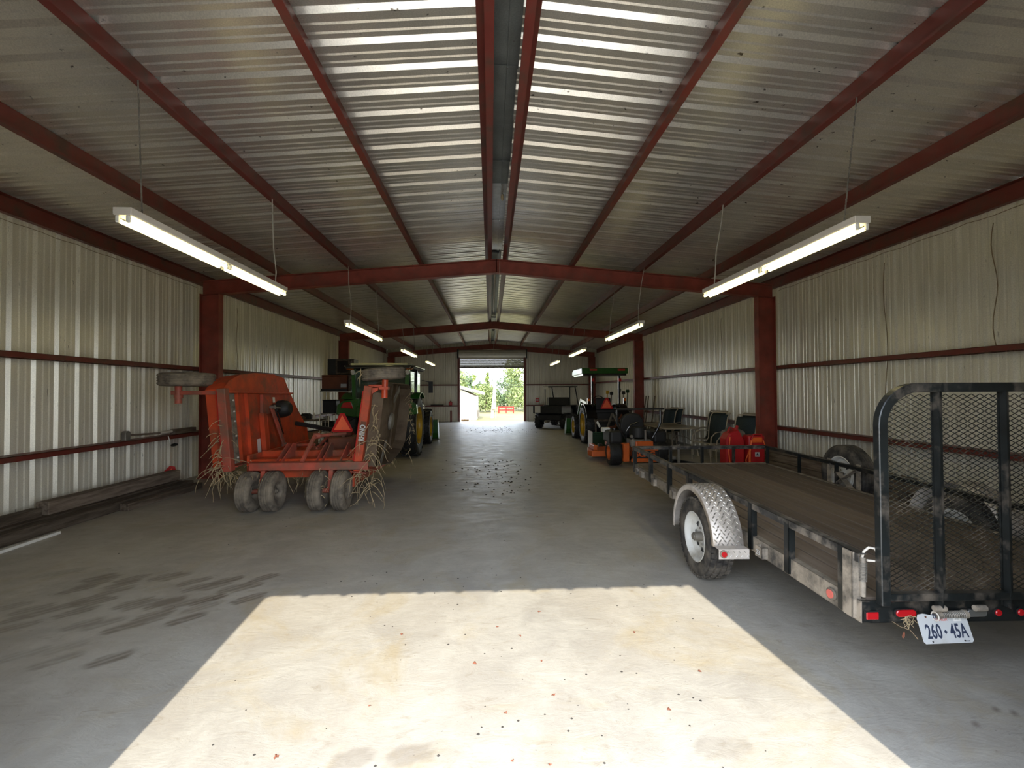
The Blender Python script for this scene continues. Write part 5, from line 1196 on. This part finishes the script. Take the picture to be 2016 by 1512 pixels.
# leaves and grit on the floor
LF = [(.19, 3.04), (.23, 3.04), (.33, 2.44), (.07, 2.32), (.32, 2.48), (-.96, 2.1), (.09, 2.02), (.25, 1.99), (.96, 3.04), (-.63, 2.41), (.04, 3.16), (.1, 3.19), (-.6, 3.1), (-.29, 2.99), (.35, 3.36), (-.4, 2.2), (1.2, 2.6), (.6, 2.9), (-.1, 2.75), (.9, 2.3), (.30, 2.75), (.25, 3.3), (.6, 5.9), (2.8, 2.0), (3.1, 1.9)]
r_ = random.Random(11); seen_ = set()
for i, (x, y) in enumerate(LF):
    row = 'at the near edge of' if y < 2.15 else 'in the near half of' if y < 2.6 else 'across the middle of' if y < 2.95 else 'near the far edge of' if y < 3.2 else 'beyond'
    colm = 'left of centre' if x < -.2 else 'on the centre line' if x < .15 else 'just right of centre' if x < .5 else 'well to the right'
    if (row, colm) in seen_: continue
    seen_.add((row, colm))
    s_ = r_.uniform(.007, .015); n = 9; ph = r_.uniform(0, 6)
    pts = [((1+.45*math.sin(3*2*PI*k/n+ph))*s_*math.cos(2*PI*k/n), (1+.45*math.sin(3*2*PI*k/n+ph))*s_*.7*math.sin(2*PI*k/n)) for k in range(n)]
    b = MB(); vs = [(0, 0, .006)] + [(p_[0], p_[1], .001+.004*(k % 2)) for k, p_ in enumerate(pts)]
    b.add(vs, [(0, k+1, (k+1) % n+1) for k in range(n)])
    o = b.build('fallen_leaf', 'brown_leaf', None, loc=(x, y, .0005), rot=(0, 0, r_.uniform(0, 6)))
    row = 'at the near edge of' if y < 2.15 else 'in the near half of' if y < 2.6 else 'across the middle of' if y < 2.95 else 'near the far edge of' if y < 3.2 else 'beyond'
    colm = 'left of centre' if x < -.2 else 'on the centre line' if x < .15 else 'just right of centre' if x < .5 else 'well to the right'
    tag(o, 'small dry leaf %s the sunlit patch, %s' % (row, colm), 'leaf', 'dry leaves on the floor')
b = MB()
for k in range(420):
    if k < 150: x, y = r_.gauss(.3, .7), r_.gauss(19.4, .8)
    elif k < 260: x, y = r_.gauss(.15, .35), r_.uniform(7, 11)
    elif k < 350: x, y = r_.uniform(-1.5, 1.6), r_.uniform(1.9, 4.2)
    else: x, y = r_.uniform(-4, 1.8), r_.uniform(3.5, 9)
    s_ = r_.uniform(.006, .016)*(1.8 if k < 260 else .6)
    b.add([(x-s_, y, 0), (x, y-s_*.8, 0), (x+s_, y, 0), (x, y+s_, 0), (x, y, s_*.6)], [(0, 1, 4), (1, 2, 4), (2, 3, 4), (3, 0, 4)])
tag(b.build('grit', 'grit'), 'dark crumbs of dirt scattered along the middle of the floor', 'grit', None, 'stuff')

# ------------------------------------------------------------------ beyond the far door
hs = empty('white_shed', (-3.4, 33.0, -.45)); tag(hs, 'white building corner with a grey eave beyond the far door', 'building')
MB().box(-6, 2.37, 0, 6, 0, 1.6).prism([(-6, 1.6), (2.37, 1.6), (2.37, 1.75), (-.2, 2.9), (-6, 4.2)], 0, 6, 'xz').build('wall', 'house_siding', hs)
MB().prism([(-6.0, 4.35), (2.9, 2.02), (2.9, 1.86), (-6.0, 4.2)], -.5, 6.5, 'xz').build('roof', 'house_roof', hs)
MB().prism([(-6.0, 4.42), (2.95, 2.07), (2.95, 1.93), (-6.0, 4.28)], -.56, -.5, 'xz').build('fascia', 'white_plastic', hs)
MB().box(-6, 2.37, -.02, 0, .30, .32).build('base_band', 'house_roof', hs); MB().box(2.42, 2.6, .3, .7, .2, .75).build('meter_box', 'dull_steel', hs)
ds = empty('satellite_dish', (-1.10, 32.4, 1.62)); tag(ds, 'white satellite dish on the eave of the white building', 'satellite dish')
MB().lathe([(.001, .0), (.2, .03), (.33, .10), (.33, .115), (.2, .045), (.001, .015)], 24, M4.Translation((0, 0, .75)) @ M4.Rotation(.9, 4, 'Y') @ M4.Rotation(.5, 4, 'Z')).build('dish', 'white_plastic', ds, smooth=True)
MB().cyl((-.15, .1, .0), (.02, .05, .72), .025, n=8).build('mast', 'dull_steel', ds); MB().cyl((.05, 0, .75), (.38, -.2, .75), .015, n=6).build('feed_arm', 'dull_steel', ds)
pp = empty('power_pole', (.15, 36.0, -.5)); tag(pp, 'pale leaning power pole with a meter box outside the far door', 'pole')
MB().cyl((-.05, 0, 0), (.22, 0, 2.85), .13, .10, 14).build('pole', 'pole_wood', pp, smooth=True)
MB().box(-.02, .20, -.25, -.10, .75, 1.3).build('meter', 'plate_white', pp, bevel=.03); MB().cyl((.26, -.1, 0), (.26, -.1, 1.9), .03, n=8).build('conduit', 'plate_white', pp)
MB().bar((-.15, 0, 0), (.1, 0, 1.6), .04, .04).build('guy_wire', 'pole_wood', pp)
for i, (z, l) in enumerate(((2.75, 'upper'), (2.62, 'lower'))):
    tag(MB().tube([(-9, 43, z+.6), (-4, 40.5, z+.2), (.35, 36, z-.5), (6, 36, z-.7), (12, 36, z-.4)], .012, 5).build('power_line', 'matt_black'), '%s overhead cable crossing behind the pale pole' % l, 'cable')
tag(MB().tube([(.33, 36, 2.3), (.31, 35.9, 6.5), (.34, 35.5, 12)], .014, 6).build('service_cable', 'dull_steel'), 'steep thin cable rising from the pale pole to the sky', 'cable')
fp = empty('flower_pot', (-1.55, 27.8, -.30)); tag(fp, 'round planter with dry plants by the white building', 'planter')
MB().lathe([(.001, 0), (.16, 0), (.24, .24), (.22, .25), (.001, .22)], 16, M4.Rotation(-PI/2, 4, 'Y')).build('pot', 'carton', fp, smooth=True)
b = MB()
for k in range(30): a = k*.7; b.tube([(0, 0, .2), (.12*math.cos(a), .12*math.sin(a), .36+.02*(k % 3)), (.22*math.cos(a), .22*math.sin(a), .34)], .006, 4)
tag(b.build('foliage', 'straw', fp), kind='stuff')
rb = empty('red_fence', (1.6, 46.6, -.6)); tag(rb, 'low red cattle panel standing on the far lawn', 'fence')
for x in (-.75, .0, .75): MB().box(x-.05, x+.05, -.04, .04, 0, .72).build('post', 'signal_red', rb)
for z in (.35, .65): MB().box(-.75, .75, -.05, -.02, z-.05, z+.05).build('rail', 'signal_red', rb)
def tree(x, y, h, w, m, seed, label, n=4200, conical=False, ls=.34):
    t = empty('tree', (x, y, -.4)); tag(t, label, 'tree', 'trees beyond the far lawn')
    MB().tube([(0, 0, 0), (.1, 0, h*.35), (0, .1, h*.8)], .2, 8, rs=[h*.03, h*.022, h*.008]).build('trunk', 'bark', t, smooth=True)
    r_ = random.Random(seed); b = MB(); cl = []
    for k in range(46):
        zc_ = r_.uniform(.12, .97)
        rr = (1-zc_)*1.0 if conical else math.sqrt(max(.05, 1-((zc_-.5)/.52)**2))
        a = r_.uniform(0, 6.28); q = r_.uniform(.35, .95)*rr*w/2
        cl.append((q*math.cos(a), q*math.sin(a), zc_*h, w*(.10 if conical else .17)*r_.uniform(.7, 1.3)))
    for k in range(n):
        c = cl[r_.randrange(len(cl))]; d = V((r_.gauss(0, 1), r_.gauss(0, 1), r_.gauss(0, 1))).normalized()
        p = V(c[:3])+d*c[3]*r_.uniform(.75, 1.05); s_ = ls*r_.uniform(.5, 1.2)
        nr = (d+V((r_.gauss(0, .5), r_.gauss(0, .5), r_.gauss(.3, .5)))).normalized(); u = nr.orthogonal().normalized(); v_ = nr.cross(u)
        a = r_.uniform(0, 6); u2 = u*math.cos(a)+v_*math.sin(a); v2 = nr.cross(u2)
        b.add([p-u2*s_*.5, p-v2*s_*.25+nr*.03, p+u2*s_*.5, p+v2*s_*.25+nr*.03], [(0, 1, 2, 3)])
    tag(b.build('crown', m, t), kind='stuff')
TR = [(4.75, 52, 7.8, 7.2, 'leaf_light', 'big broad leafy tree at the right of the far doorway', 0), (-4.3, 53, 4.5, 4.2, 'leaf_light', 'leafy tree rising over the roof of the white building', 0),
      (-.35, 58, 4.5, 1.7, 'leaf_pine', 'taller pointed pine just left of the pale pole', 1), (-2.1, 58.5, 4.2, 1.7, 'leaf_pine', 'shorter pointed pine above the satellite dish', 1),
      (-.55, 49.5, 2.7, 2.8, 'leaf_light', 'low bushy tree behind the pale pole', 0), (-3.2, 64, 4.2, 5.0, 'leaf_dark', 'dark tree in the back row at the left', 0), (2.4, 65, 4.3, 5.6, 'leaf_dark', 'dark tree in the back row at the right', 0),
      (-11.5, 56, 9, 8, 'leaf_dark', 'dark tree at the far left beyond the building', 0), (13, 58, 11, 8, 'leaf_dark', 'dark tree at the far right beyond the lawn', 0)]
for i, (x, y, h, w, m, l, c) in enumerate(TR): tree(x, y, h, w, m, 40+i, l, [9000, 5000, 2400, 2400, 3600, 4500, 4800, 1800, 1800][i], bool(c), .26 if i in (2, 3, 4) else .34)
